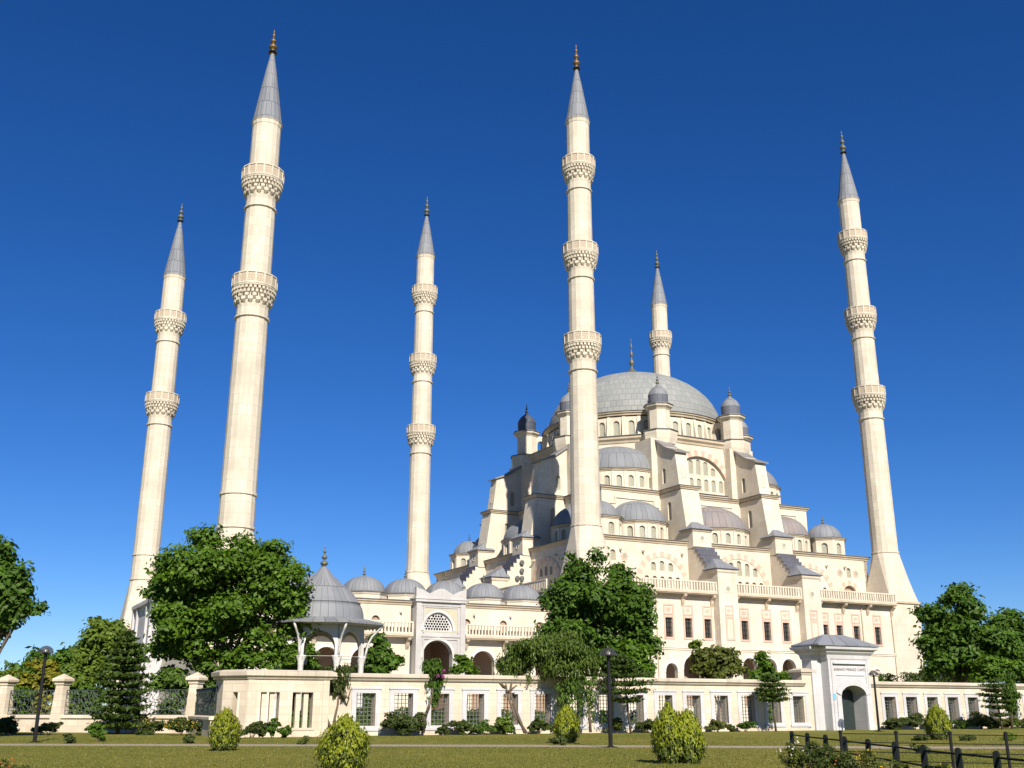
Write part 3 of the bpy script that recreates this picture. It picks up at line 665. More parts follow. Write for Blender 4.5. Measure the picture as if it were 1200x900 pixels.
# buttress fins: two to each front, stepping down to the terrace towers
def fin(k, sx, vis):
    X = FACE[k] @ T((sx, 0, 0)); hw = 1.6
    ua, ub = (-1.6, .45) if k == 0 else (-.45, 1.6)
    lat = vis
    b = MB(); b.X = X
    # upper pier
    hol = [[(-p[0], p[1]) for p in arch(.8, 33.6, 35.9, 8, .1, 20.6)]] if lat else []
    b.panel([(-24.25, 32.5), (-23.5, 37.9), (-19.2, 40.2), (-14.8, 41.2), (-14.8, 32.5)], hol, ua, ub, 'yz')
    hol = [[(-p[0], p[1]) for p in arch(.85, 28.0, 30.7, 8, .1, 21.6)]] if lat else []
    b.panel([(-25.75, 24.0), (-25.55, 25.5), (-24.5, 32.1), (-17, 32.1), (-17, 24.0)], hol, -hw+.004, hw-.004, 'yz')
    b.box(-2.6, 2.0 if k == 0 else 2.6, -19.0, -12, 32.5, 40.9)
    b.build('buttress', 'stone', mq)
    if lat:
        for side in (-1, 1):
            R2 = RZ(-90) if side < 0 else RZ(90)
            win('buttress_window', .8, 2.3, X @ T(((ua+.25 if side < 0 else ub-.25), -20.6, 33.6)) @ R2)
            win('buttress_window', .85, 2.7, X @ T((side*(hw-.25), -21.6, 28.0)) @ R2)
        tl = math.atan2(1.05, 6.6)
        win('buttress_window', .85, 2.2, X @ T((0, -25.30, 27.0)) @ Matrix.Rotation(-tl, 4, 'X'))
        win('buttress_window', .7, 2.0, X @ T(((ua+ub)/2, -24.10, 33.9)) @ Matrix.Rotation(-.14, 4, 'X'))
    b = MB(); b.X = X; cornice(b, rect(-hw, hw, -24.5, -16.8), 32.62, .8); b.m = 2; b.box(-hw, hw, -24.5, -23.9, 32.4, 32.66)
    b.build('buttress_cornice', ['trim', 'flash', 'roof'], mq)
    b = MB(); b.X = X                                                  # sloping lead roof of the upper pier
    b.panel([(-23.95, 37.75), (-23.95, 37.95), (-21.4, 39.0), (-18.9, 40.75), (-17.2, 41.0), (-17.2, 40.6), (-18.9, 40.35), (-21.4, 38.6)], [], ua-.3, ub+.3, 'yz')
    b.build('buttress_roof', 'roof', mq)
    # small block with pyramid roof
    b = MB(); b.X = X; b.box(-hw-.006, hw+.006, -26.8, -24.2, 23.3, 25.9)
    b.m = 0
    if vis: rosette(b, 0, 24.75, .36, -26.8)
    b.m = 2; b.sweep(rect(-hw-.006, hw+.006, -26.8, -24.2), [(0, 25.6), (.12, 25.75), (.16, 26.0), (-.1, 26.02)])
    b.build('pinnacle_block', ['stone', 'pierced', 'trim'], mq)
    b = MB(); b.X = X; e = .35
    b.add([(-hw-e, -26.8-e, 26.0), (hw+e, -26.8-e, 26.0), (hw+e, -23.9, 26.0), (-hw-e, -23.9, 26.0), (-hw-e, -26.8-e, 26.1), (hw+e, -26.8-e, 26.1), (hw+e, -23.9, 26.1), (-hw-e, -23.9, 26.1), (-.5, -25.2, 27.35), (.5, -25.2, 27.35)],
          [(0,1,5,4), (1,2,6,5), (2,3,7,6), (3,0,4,7), (4,5,9,8), (5,6,9), (6,7,8,9), (7,4,8), (0,3,2,1)])
    b.build('pyramid_roof', 'leadblue', mq, tuple(X @ Vector((0, -25.2, 26.0))))
    # stepped ramp and terrace tower
    st = [(-26.8, 23.5)]; n = 5
    for i in range(n): st += [(-26.8-.52*(i), 23.5-.6*i), (-26.8-.52*(i+1), 23.5-.6*i)]
    pts = []
    for i in range(n):
        pts += [(-26.8-.52*i, 23.35-.6*i), (-26.8-.52*(i+1), 23.35-.6*i)]
    outline = [(-20, 0), (-20, 23.2), (-26.8, 23.2)] + pts + [(-29.4, 19.8), (-31.8, 19.8), (-31.8, 0)]
    b = MB(); b.X = X; b.panel(outline, [], -hw, hw, 'yz')
    b.m = 1
    if vis:
        rosette(b, 0, 17.2, .42, -31.8)
    b.m = 0; b.sweep(rect(-hw, hw, -31.8, -29.3), [(0.0, 19.3), (.14, 19.5), (.2, 19.8), (-.1, 19.85)])
    b.build('terrace_tower', ['stone', 'pierced'], mq)
    b = MB(); b.X = X
    for i in range(n):
        y1 = -26.8-.52*i; z = 23.35-.6*i
        b.panel([(y1-.56, z-.62), (y1-.56, z+.09), (y1+.06, z+.09), (y1+.06, z+.004), (y1-.50, z+.004), (y1-.50, z-.62)], [], -hw-.10, hw+.10, 'yz')
    b.build('stepped_lead_roof', 'steplead', mq)
    b = MB(); b.X = X
    y0, y1 = -31.8-e, -29.0
    b.add([(-hw-e, y0, 19.85), (hw+e, y0, 19.85), (hw+e, y1, 19.85), (-hw-e, y1, 19.85), (-hw-e, y0, 19.97), (hw+e, y0, 19.97), (hw+e, y1, 19.97), (-hw-e, y1, 19.97), (-.55, -29.6, 21.5), (.55, -29.6, 21.5)],
          [(0,1,5,4), (1,2,6,5), (2,3,7,6), (3,0,4,7), (4,5,9,8), (5,6,9), (6,7,8,9), (7,4,8), (0,3,2,1)])
    b.build('pyramid_roof', 'leadblue', mq, tuple(X @ Vector((0, -30.2, 19.9))))
    if k == 0: blind_window(X @ T((0, -31.8, 0)))
def surround(b, x, z0, z1, w_, plaque=True, y=0.0):
    b.m = 0
    b.panel(rect(x-w_/2-.24, x+w_/2+.24, z0-.26, z1+.26), [rect(x-w_/2, x+w_/2, z0, z1)], y-.07, y+.02)
    if plaque:
        b.panel(rect(x-w_/2-.24, x+w_/2+.24, z1+.36, z1+1.75), [rect(x-w_/2-.02, x+w_/2+.02, z1+.58, z1+1.53)], y-.06, y+.02)
        b.panel([(x+r*math.cos(t)*1.15, z1+1.05+r*math.sin(t)*.75) for r, t in [(.34, PI*i/8) for i in range(16)]], [], y-.035, y+.02)
def blind_window(X):
    b = MB(); b.X = X; surround(b, 0, 10.7, 13.3, .95); f = b.build('window_surround', 'pinkpale', mq)
    b = MB(); b.X = X; b.panel(rect(-.47, .47, 10.7, 13.3), [], -.02, .02); b.build('blind_panel', 'cream', f)
for k in range(4):
    for sx in (-7.5, 7.5): fin(k, sx, k in (0, 1))
# arcaded outer front with its balconies (near front and courtyard side)
O2 = 30.5
def outer_front(k):
    X = FACE[k]
    bays = [(-24.3, -9.1), (-5.9, 5.9), (9.1, 24.3)]
    wx = [-21.5, -16.55, -13.4, -10.2, -3.93, 0.0, 3.4, 10.65, 13.4, 16.7, 20.9] if k == 0 else []
    ar = [(-16.4, 1.9, 7.4), (-13.0, 3.0, 8.35), (-3.45, 2.55, 8.3), (0.0, 2.55, 8.3), (3.45, 2.55, 8.3), (13.0, 3.0, 8.35), (16.4, 1.9, 7.4), (-20, 1.7, 7.2), (20, 1.7, 7.2)] if k == 0 else [(-3.45, 2.55, 8.3), (0, 2.55, 8.3), (3.45, 2.55, 8.3)]
    for (x0, x1) in bays:
        holes = [rect(x-.58, x+.58, 10.7, 13.2) for x in wx if x0 < x < x1] + [arch(w_, 2.0, zt, 12, .2, x) for x, w_, zt in ar if x0 < x < x1]
        b = MB(); b.X = X; b.panel(rect(x0, x1, 0, 16.5), holes, -O2, -O2+.7)
        b.panel(rect(x0, x1, 9.1, 9.32), [], -O2-.10, -O2); b.panel(rect(x0, x1, 9.32, 9.5), [], -O2-.18, -O2)
        b.build('arcade_wall', 'stone', mq)
        for x in wx:
            if not x0 < x < x1: continue
            b = MB(); b.X = X @ T((0, -O2, 0)); surround(b, x, 10.7, 13.2, 1.16); f = b.build('window_surround', 'pinkpale', mq)
            b = MB(); b.X = X @ T((0, -O2, 0)); b.m = 1
            for q in (-.2, .2): b.box(x+q-.025, x+q+.025, .19, .24, 10.7, 13.2)
            for q in (11.3, 11.95, 12.6): b.box(x-.58, x+.58, .20, .25, q-.025, q+.025)
            b.m = 0; b.panel(rect(x-.6, x+.6, 10.65, 13.25), [], .26, .30); b.build('pane', ['glass', 'postwood'], f)
        for x, w_, zt in ar:
            if not x0 < x < x1: continue
            o = arch(w_+.62, 4.2, zt+.36, 12, .2, x)[2:]; i = arch(w_, 4.2, zt, 12, .2, x)[2:]
            b = MB(); b.X = X; b.panel(o + list(reversed(i)), [], -O2-.05, -O2+.03); b.build('arch_surround', 'whitemarble', mq)
        # balcony
        b = MB(); b.X = X @ T((0, 0, -.2)); b.box(x0+.02, x1-.02, -O2-1.0, -26, 16.5, 16.62); b.box(x0+.02, x1-.02, -O2-1.12, -O2-.2, 16.62, 16.9)
        b.box(x0+.02, x1-.02, -O2-.35, -O2, 16.1, 16.5)
        nb = max(2, round((x1-x0)/5.2)); 
        for i in range(nb+1):
            xb = x0+.35 + (x1-x0-.7)*i/nb
            b.panel([(-O2-1.0, 16.5), (-O2, 16.5), (-O2, 14.9), (-O2-.28, 15.4), (-O2-.42, 15.9), (-O2-.9, 16.2)], [], xb-.22, xb+.22, 'yz')
        p = b.build('balcony', 'trim', mq)
        b = MB(); b.X = X @ T((0, 0, -.2)); y0, y1 = -O2-.98, -O2-.80
        b.box(x0+.03, x1-.03, y0-.03, y1+.03, 18.1, 18.28); b.box(x0+.03, x1-.03, y0-.02, y1+.02, 16.9, 17.04)
        nn = int((x1-x0)/.46)
        for i in range(nn+1):
            xx = x0+.1+(x1-x0-.2)*i/nn; ww = .10 if i % 8 else .17; b.box(xx-ww, xx+ww, y0, y1, 17.04, 18.1)
        b.build('balustrade', 'stone', p)
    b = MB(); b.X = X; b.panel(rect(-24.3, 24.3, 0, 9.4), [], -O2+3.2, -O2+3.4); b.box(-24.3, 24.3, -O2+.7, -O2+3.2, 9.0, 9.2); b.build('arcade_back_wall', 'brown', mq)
for k in (0, 1): outer_front(k)
# round floodlights on the stepped parapet facing the courtyard roof
for (a_, b_, z_) in ((-.35, 18.4, 22.2), (-.35, 18.4, 21.0), (-.35, 18.4, 19.9), (-1.1, 18.4, 19.9)):
    b = MB(); b.X = Matrix.Rotation(PI/2, 4, 'X'); b.lathe([(.02, -.02), (.3, .0), (.36, .12), (.34, .3), (.02, .34)], 14)
    o = b.build('floodlight', 'greyiron'); o.matrix_world = SITE @ T((a_+.5, b_, z_)); tag(o, 'round grey floodlight fixed to the stepped white parapet left of the leafy tree', 'floodlight', 'floodlights on the stepped parapet')
# downpipes
b = MB(); b.X = FACE[0]
for x in (17.9, 23.9, -18.5): b.tube([(x, -O2-.12, .2), (x, -O2-.12, 16.1)], .09, 6)
b.build('downpipe', 'trim', mq)

# ------------------------------------------------------------------ courtyard wing with its row of domes and marble side portal
cw = empty('courtyard_wing', 'low arcaded courtyard range with a row of grey domes and a pierced marble side portal', 'courtyard', None, SITE)
CY = -2.4
archx = [-39.8, -35.5, -31.2, -27.1, -16.2, -11.9, -7.6]; doorx = [-40.0, -34.9, -29.9, -18.4, -13.5, -8.5]
for (x0, x1) in ((-43.1, -25.6), (-19.0, -2.9)):
    b = MB()
    h = [arch(3.0, 1.0, 8.3, 12, .15, x) for x in archx if x0 < x-1.6 and x+1.6 < x1] + [arch(1.0, 10.0, 11.95, 8, .05, x) for x in doorx if x0 < x < x1]
    b.panel(rect(x0, x1, 0, 13.2), h, CY, CY+.7)
    for x in np.arange(x0+1.5, x1, 4.9): b.box(x-.12, x+.12, CY-.25, CY, 12.3, 12.55); b.box(x-.06, x+.06, CY-.45, CY-.2, 12.33, 12.45)
    b.build('arcade_wall', 'stone', cw)
    for x in archx:
        if not (x0 < x-1.6 and x+1.6 < x1): continue
        b = MB(); o = arch(3.6, 5.0, 8.68, 12, .15, x)[2:]; i = arch(3.0, 5.0, 8.3, 12, .15, x)[2:]
        b.panel(o+list(reversed(i)), [], CY-.06, CY+.02); b.build('arch_surround', 'whitemarble', cw)
    for x in doorx:
        if not x0 < x < x1: continue
        b = MB(); b.panel(arch(1.02, 10.0, 11.97, 8, .05, x), [], CY+.3, CY+.36); b.build('balcony_door', 'brown', cw)
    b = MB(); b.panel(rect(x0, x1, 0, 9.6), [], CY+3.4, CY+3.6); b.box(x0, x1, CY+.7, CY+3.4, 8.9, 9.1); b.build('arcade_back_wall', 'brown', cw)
    b = MB(); b.box(x0+.02, x1-.02, CY-1.0, CY+.1, 9.55, 9.68); b.box(x0+.02, x1-.02, CY-1.1, CY-.1, 9.68, 9.95)
    n = round((x1-x0)/5.2)
    for i in range(n+1):
        xb = x0+.4+(x1-x0-.8)*i/n; b.panel([(CY-.95, 9.55), (CY, 9.55), (CY, 8.2), (CY-.3, 8.6), (CY-.5, 9.1), (CY-.85, 9.3)], [], xb-.2, xb+.2, 'yz')
    p = b.build('balcony', 'trim', cw)
    b = MB(); b.box(x0+.03, x1-.03, CY-1.02, CY-.78, 11.15, 11.32); b.box(x0+.03, x1-.03, CY-1.0, CY-.8, 9.95, 10.1)
    n = int((x1-x0)/.42)
    for i in range(n+1):
        xx = x0+.1+(x1-x0-.2)*i/n; ww = .09 if i % 9 else .16; b.box(xx-ww, xx+ww, CY-.99, CY-.81, 10.1, 11.15)
    b.build('balustrade', 'stone', p)
b = MB(); b.box(-47.5, -2.9, -1.7, 8, 12.6, 13.3); b.box(-47.5, -38, 8, 53, 0, 13.2); b.box(-47.5, 2, 53, 58, 0, 13.2); b.box(-49, -47.4, -1.0, 57, 0, 11.0)
b.build('courtyard_walls', 'stone', cw)
b = MB()
for k in range(9): b.box(-49.25, -48.95, 37.5+k*1.7, 38.1+k*1.7, 4, 9)
b.box(-49.3, -48.95, 36, 57, 9.0, 9.3); b.build('window_strip', 'whitemarble', cw)
b = MB()
P_ = [(-43.1, CY), (-25.6, CY), (-25.6, -1.6), (-19.0, -1.6), (-19.0, CY), (-2.9, CY), (-2.9, 8.2), (-43.1, 8.2)]
cornice(b, P_, 13.7, .9); b.m = 2; b.box(-43.0, -3, -2.2, 8, 13.3, 13.72); b.build('roof_cornice', ['trim', 'flash', 'roof'], cw)
b = MB(); cornice(b, rect(-49, -47.4, -1, 57), 11.5, .9); b.build('side_cornice', ['trim', 'flash'], cw)
for i in range(8):
    cx = -40.25+5.33*i; b = MB()
    if cx > -2.5: break
    b.lathe([(2.78, 13.6), (2.78, 14.55), (2.86, 14.6), (2.98, 14.85), (2.3, 14.9)], 8, .5)
    b.m = 1; b.lathe([(2.93, 14.86), (3.06, 14.86), (3.06, 14.95), (2.2, 15.05)], 8, .5); dr = b.build('dome_base', ['stone', 'flash'], cw); dr.location = (cx, 2.9, 0)
    b = MB(); b.smooth = True; b.lathe(dome_prof(2.62, 1.95, 0, 10), 26); d = b.build('small_dome', 'lead', cw); d.location = (cx, 2.9, 14.98)
    b = MB(); b.smooth = True; b.lathe(finial_prof(0, 1.3, .24), 10); f = b.build('finial', 'oldbrass', d); f.location = (0, 0, 1.9)
# marble side portal
b = MB(); X0, X1, XM = -25.4, -19.2, -22.65; PY = -3.6
lun = [(XM+1.88*math.cos(PI*i/18), 10.4+2.05*math.sin(PI*i/18)) for i in range(19)]
b.panel(rect(X0, X1, 0, 13.6), [arch(3.8, .2, 9.3, 16, .06, XM), lun], PY, PY+.9)
b.box(X0, X0+.8, PY+.9, CY+.4, 0, 13.6); b.box(X1-.8, X1, PY+.9, CY+.4, 0, 13.6)
for x0, x1, z0, z1 in ((X0-.02, X0+.62, 0, 13.6), (X1-.62, X1+.02, 0, 13.6), (X0+.62, X1-.62, 9.65, 9.9), (X0+.62, X1-.62, 13.15, 13.35), (X0+.85, X0+1.0, 10.1, 13.1), (X1-1.0, X1-.85, 10.1, 13.1), (X0+.85, X0+1.0, 1, 9.5), (X1-1.0, X1-.85, 1, 9.5), (X0+1.0, X1-1.0, 9.35, 9.5), (X0+1.0, X1-1.0, 12.95, 13.1)):
    b.box(x0, x1, PY-.10, PY+.01, z0, z1)
b.box(X0-.2, X1+.2, PY-.3, CY+.3, 13.6, 13.9); b.box(X0-.28, X1+.28, PY-.38, CY+.3, 13.9, 14.08)
o = [(X0-.1, 14.08), (X1+.1, 14.08), (X1+.1, 15.3)]; 
for i in range(41):
    t = i/40; x = X1-.15 + (X0-X1+.3)*t; o.append((x, 14.55 + .55*abs(math.cos(PI*2*t))**1.2*(1.15 if .25 < t < .75 else 1)))
o.append((X0-.1, 15.3)); b.panel(o, [], PY-.1, PY+.5)
b.m = 1
v_o = [(XM+2.16*math.cos(PI*i/18), 10.35+2.4*math.sin(PI*i/18)) for i in range(19)]
b.panel(v_o + list(reversed(lun)), [], PY-.07, PY+.01)
b.panel(arch(4.3, 5, 9.6, 16, .06, XM)[2:] + list(reversed(arch(3.8, 5, 9.3, 16, .06, XM)[2:])), [], PY-.07, PY+.01)
b.m = 2
b.panel(rect(X0+1.0, X1-1.0, 10.2, 12.95), [[(XM+(p[0]-XM)*1.012, p[1]+.012) for p in v_o]], PY-.03, PY+.01)
po = b.build('portal', ['portalmarble', 'whitemarble', 'yellowmarble'], cw)
b = MB(); hs = []
for r in range(7):
    for c in range(-6, 7):
        x = XM + (c+.5*(r % 2))*.34; z = 10.56+r*.29
        if ((x-XM)/1.76)**2 + ((z-10.4)/1.93)**2 < .92:
            q = .148 if (r+c) % 3 else .158
            hs.append([(x+q*math.cos(PI*k/3+.5*((r+c) % 2)), z+q*math.sin(PI*k/3+.5*((r+c) % 2))) for k in range(6)])
b.panel([(XM+(p[0]-XM)*1.02, 10.4+(p[1]-10.4)*1.02) for p in lun], hs, PY+.25, PY+.36); b.build('pierced_screen', 'whitemarble', po)
b = MB(); b.box(XM-2.4, XM+2.4, PY+2.4, PY+2.5, 9.9, 13); b.build('screen_backing', 'glass', po)
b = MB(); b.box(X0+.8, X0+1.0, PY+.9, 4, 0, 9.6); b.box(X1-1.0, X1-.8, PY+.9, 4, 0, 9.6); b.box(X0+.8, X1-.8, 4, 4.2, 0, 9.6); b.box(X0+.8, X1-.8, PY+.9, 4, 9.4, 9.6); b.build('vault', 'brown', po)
# main courtyard portal seen edge on beyond the plane tree
b = MB(); b.box(-50.6, -46.5, 21, 36, 0, 14.6); b.box(-51, -46.3, 20.7, 36.3, 14.6, 15.1)
for q in (21.2, 24.6, 32.0, 35.2): b.box(-50.9, -50.6, q, q+.7, 0, 14.6)
b.build('main_portal', 'marble', cw)

# ------------------------------------------------------------------ fountain kiosk
kx, ky = -15.6, 88.0
kk = empty('fountain_kiosk', 'octagonal marble fountain kiosk with a pointed ogee lead dome behind the garden wall', 'kiosk', None, T((kx, ky, -.35)) @ RZ(-13))
CR = 3.6; AP = CR*math.cos(PI/8); HW = CR*math.sin(PI/8)
for i in range(8):
    t = 2*PI*i/8; x, y = CR*math.cos(t), CR*math.sin(t)
    b = MB(); b.smooth = True; b.lathe([(.36, 0), (.36, .35), (.25, .5), (.22, 5.3), (.25, 5.4), (.24, 5.5), (.40, 5.95), (.42, 6.05), (.05, 6.06)], 14)
    o = b.build('column', 'whitemarble', kk); o.location = (x, y, 0)
    b = MB(); b.X = RZ(45*i); b.smooth = True
    b.tube([(CR+.30, 0, 5.95), (CR+.42, 0, 6.5), (CR+.55, 0, 7.05), (CR+.85, 0, 7.6), (CR+1.25, 0, 8.0), (CR+1.62, 0, 8.48)], [.10, .09, .085, .085, .09, .10], 8)
    b.build('bracket', 'whitemarble', kk)
    b = MB(); b.X = RZ(45*i+22.5+90)
    b.panel(rect(-HW, HW, 6.0, 8.5)[:2] + [(HW, 8.5), (-HW, 8.5)], [arch(2.4, 6.02, 7.95, 14, .15)], -AP-.16, -AP+.16)
    b.build('arch_panel', 'whitemarble', kk)
b = MB(); b.lathe([(2.8, 8.30), (3.7, 8.42), (5.25, 8.50), (5.28, 8.56), (4.2, 8.80), (3.45, 8.95)], 8, 0)
b.build('eave', ['marble'], kk)
b = MB(); b.lathe([(5.27, 8.48), (5.40, 8.48), (5.42, 8.62), (4.2, 8.92), (3.5, 9.05)], 8, 0); b.lathe([(.1, 8.35), (3.0, 8.36)], 8, 0); b.build('eave_lead', 'lead', kk)
b = MB(); b.smooth = True
b.lathe([(3.46, 0), (3.44, .2), (3.40, .55), (3.28, 1.0), (3.08, 1.32), (3.14, 1.34), (3.14, 1.42), (3.02, 1.45), (2.72, 1.9), (2.3, 2.42), (1.85, 2.78), (1.4, 3.12), (1.0, 3.45), (.65, 3.82), (.42, 4.12), (.26, 4.35)], 40)
d = b.build('dome', 'lead', kk); d.location = (0, 0, 8.95)
b = MB(); b.smooth = True; b.lathe(finial_prof(0, 1.95, .36), 12); f = b.build('finial', 'oldbrass', d); f.location = (0, 0, 4.2)
b = MB(); b.lathe([(2.2, 0), (2.2, 1.2), (2.3, 1.3), (2.0, 1.35), (.1, 1.4)], 16); b.lathe([(3.9, 0), (3.9, .2), (.1, .21)], 8, 0); b.build('basin', 'marble', kk)

# ------------------------------------------------------------------ garden wall along the lawn
def garden_wall(label, x0, x1, wx, blind=()):
    e = empty('garden_wall', label, 'garden wall', 'garden wall runs', SITE @ T(((x0+x1)/2, -48.5, 0)))
    xc = (x0+x1)/2; wx = [x-xc for x in wx]; a, c = x0-xc, x1-xc
    b = MB(); b.panel(rect(a, c, -.1, 3.52), [rect(x-.68, x+.68, .62, 2.72) for x in wx], 0, .85); b.box(a, c, -.1, 0, -.1, .28); b.build('wall', 'wallstone', e)
    b = MB(); b.panel([(-.10, 3.52), (-.16, 3.60), (-.20, 3.70), (-.30, 3.74), (-.30, 3.92), (-.2, 4.0), (1.05, 4.0), (1.15, 3.9), (1.15, 3.7), (1.0, 3.52)], [], a, c, 'yz'); b.build('coping', 'coping', e)
    fm = gm = None
    for x in wx:
        if fm is None:
            b = MB(); b.panel(rect(-1.02, 1.02, .16, 3.06), [rect(-.68, .68, .62, 2.72)], -.06, .1); b.box(-1.10, 1.10, -.16, .02, .30, .46); b.box(-1.08, 1.08, -.11, .02, 2.98, 3.1)
            fm = b.mesh('window_frame', 'marble')
            b = MB()
            for i in range(5): q = -.68+1.36*(i+.5)/5; b.box(q-.022, q+.022, .30, .344, .62, 2.72)
            for i in range(8): q = .62+2.1*(i+.5)/8; b.box(-.68, .68, .312, .332, q-.02, q+.02)
            gm = b.mesh('grille', 'greyiron')
        f = place('window_frame', fm, e, T((x, 0, 0))); place('grille', gm, f)
    return e
garden_wall('long garden wall with fifteen grilled windows, between the slotted bastion and the gatehouse', -50.7, -8.9, [-47.6+2.714*k for k in range(15)])
garden_wall('garden wall with grilled windows on the far side of the gatehouse, near the last street lamp', -1.6, 75, [.8+2.62*k for k in range(22)])
def gate_pier(x, label):
    e = empty('gate_pier', label, 'pier', 'piers beside the gatehouse', SITE @ T((x, -48.5, 0)))
    b = MB(); b.box(-.66, .66, -.02, 1.2, -.1, 4.4); b.build('shaft', 'wallstone', e)
    b = MB(); b.sweep(rect(-.66, .66, -.02, 1.2), [(0, 4.4), (.06, 4.45), (.10, 4.6), (.2, 4.66), (.2, 4.84), (-.2, 4.98)], True); b.build('cap', 'coping', e)
gate_pier(-8.45, 'cream stone pier between the long garden wall and the shaded flank of the gatehouse')
gate_pier(-1.0, 'cream stone pier just behind the street lamp beside the gatehouse')
# bastion with slot windows
be = empty('wall_bastion', 'projecting stone bastion with slotted windows where garden wall meets the iron fence', 'bastion', None, SITE @ T((-53.2, -49.8, 0)))
def slots(b, xs, w_):
    return [rect(x-w_, x+w_, .55, 2.72) for x in xs]
b = MB(); b.panel(rect(-2.75, 2.6, -.1, 3.5), slots(b, (-1.35, .85), .68), 0, .6)
for x in (-1.35, .85):
    for q in (-.26, .26): b.box(x+q-.15, x+q+.15, .12, .40, .55, 2.72)
b.X = T((-2.75, 0, 0)) @ RZ(180-38) @ T((-1.05, 0, 0)) @ RZ(180) @ T((-1.05, 0, 0))
b.X = Matrix.Identity(4)
ch = T((-2.75, 0, 0)) @ RZ(-52)                                        # chamfered return towards the fence
b.X = ch; b.panel(rect(-1.9, 0, -.1, 3.5), [rect(-1.1, -.55, .55, 2.72)], 0, .5); b.X = Matrix.Identity(4)
q = ch @ Vector((-1.9, 0, 0)); b.box(q.x, q.x+.5, q.y, q.y+2.0, -.1, 3.5)
b.box(2.0, 2.6, .6, 1.3, -.1, 3.5)
for x0, x1 in ((-2.72, -2.3), (2.15, 2.58)): b.box(x0, x1, -.07, .01, -.1, 3.46)
for x in (-1.35, .85): b.panel(rect(x-.84, x+.84, .40, 2.88), [rect(x-.68, x+.68, .55, 2.72)], -.045, .01)
b.build('wall', 'wallstone', be)
b = MB(); pl = [(2.62, -.0), (2.62, 1.4), (q.x, 3.4), (q.x, q.y), (-2.75, 0)]
b.sweep(pl, [(-.02, 3.45), (.10, 3.52), (.18, 3.66), (.30, 3.72), (.32, 3.95), (.05, 4.08), (-.4, 4.1)], True); b.build('coping', 'coping', be)
# ------------------------------------------------------------------ pillar and iron fence, left
pil = [(gx(-75, 88.3), 88.3), (gx(2, 86.3), 86.3), (gx(68, 84.4), 84.4), (gx(152, 82.5), 82.5), (gx(226, 81.0), 81.0)]
q = site(-57.2, -47.4); pil_end = (q.x, q.y)
fe = empty('iron_fence', 'iron lattice fence on a low wall between pyramid capped stone pillars', 'fence', None, T((pil[2][0], pil[2][1], 0)))
O = Vector(pil[2])
for i, p in enumerate(pil):
    b = MB(); a = math.atan2(pil[-1][1]-pil[1][1], pil[-1][0]-pil[1][0]); b.X = T((p[0]-O.x, p[1]-O.y, 0)) @ Matrix.Rotation(a, 4, 'Z')
    b.sweep(rect(-.5, .5, -.5, .5), [(.03, -.1), (.0, .3), (-.15, 3.3), (-.16, 3.42), (-.08, 3.5), (-.08, 3.62), (.07, 3.74), (.08, 3.90), (.03, 3.96), (-.49, 4.30)], True)
    b.build('pillar', 'wallstone', fe)
ends = pil + [pil_end]
for i in range(len(ends)-1):
    p, q = Vector(ends[i]), Vector(ends[i+1]); Ln = (q-p).length; a = math.atan2((q-p).y, (q-p).x)
    X = T((p.x-O.x, p.y-O.y, 0)) @ Matrix.Rotation(a, 4, 'Z'); x0, x1 = .45, Ln-.45
    b = MB(); b.X = X; b.box(x0-.1, x1+.1, -.3, .3, -.1, 1.0); b.sweep(rect(x0-.1, x1+.1, -.3, .3), [(0, 1.0), (.12, 1.04), (.12, 1.2), (-.1, 1.27)], True); b.build('low_wall', 'wallstone', fe)
    b = MB(); b.X = X
    nx, nz = int((x1-x0)/.34), 6; g = {}
    for ix in range(nx+1):
        for iz in range(nz+1):
            jx = random.uniform(-.12, .12)*(0 < ix < nx); jz = random.uniform(-.11, .11)*(0 < iz < nz)
            g[ix, iz] = (x0+(x1-x0)*(ix+.5*(iz % 2)*(0 < ix < nx))/nx+jx, 0, 1.3+1.75*iz/nz+jz)
    for ix in range(nx+1):
        for iz in range(nz+1):
            if ix < nx and random.random() < .62: b.bar(g[ix, iz], g[ix+1, iz], .024, 4)
            if iz < nz: b.bar(g[ix, iz], g[ix, iz+1], .024, 4)
            if iz < nz and ix > 0 and random.random() < .45: b.bar(g[ix, iz], g[ix-1, iz+1], .02, 4)
    b.box(x0, x1, -.035, .035, 3.03, 3.1); b.box(x0, x1, -.035, .035, 1.27, 1.33); b.build('lattice_panel', 'greeniron', fe)

# ------------------------------------------------------------------ gatehouse
ge = empty('gatehouse', 'grey white marble gatehouse with a hipped lead roof and lettered arch', 'gatehouse', None, SITE @ T((-4.8, -47.15, 0)) @ Matrix.Scale(1.03, 4))
GX = -6.75+7.1
hole = lambda: arch(2.75, -.05, 3.5, 14, -.42, GX)
b = MB(); b.panel(rect(-3.2, 3.0, -.1, 5.95), [hole()], -1.5, -.4)
b.panel(rect(-2.2, 2.2+.15, -.1, 6.02), [hole()], -2.3, -1.49)
for x0, x1, z0, z1 in ((-1.9, -1.72, 0, 5.3), (1.9, 2.08, 0, 5.3), (-1.9, 2.08, 5.3, 5.48), (-1.35, 1.75, 4.28, 4.36), (-2.2, -1.95, 0, 5.9), (2.12, 2.35, 0, 5.9)): b.box(x0, x1, -2.37, -2.29, z0, z1)
b.box(-1.72, 1.9, -2.50, -2.29, 5.2, 5.32)
o = arch(3.75, 1.5, 4.05, 14, -.40, GX)[2:]; i = arch(2.75, 1.5, 3.5, 14, -.42, GX)[2:]; b.panel(o+list(reversed(i)), [], -2.40, -2.29)
for q in (GX-1.63, GX+1.63): b.box(q-.24, q+.24, -2.38, -2.29, 0, 2.7)
b.build('walls', 'marble', ge)
b = MB()
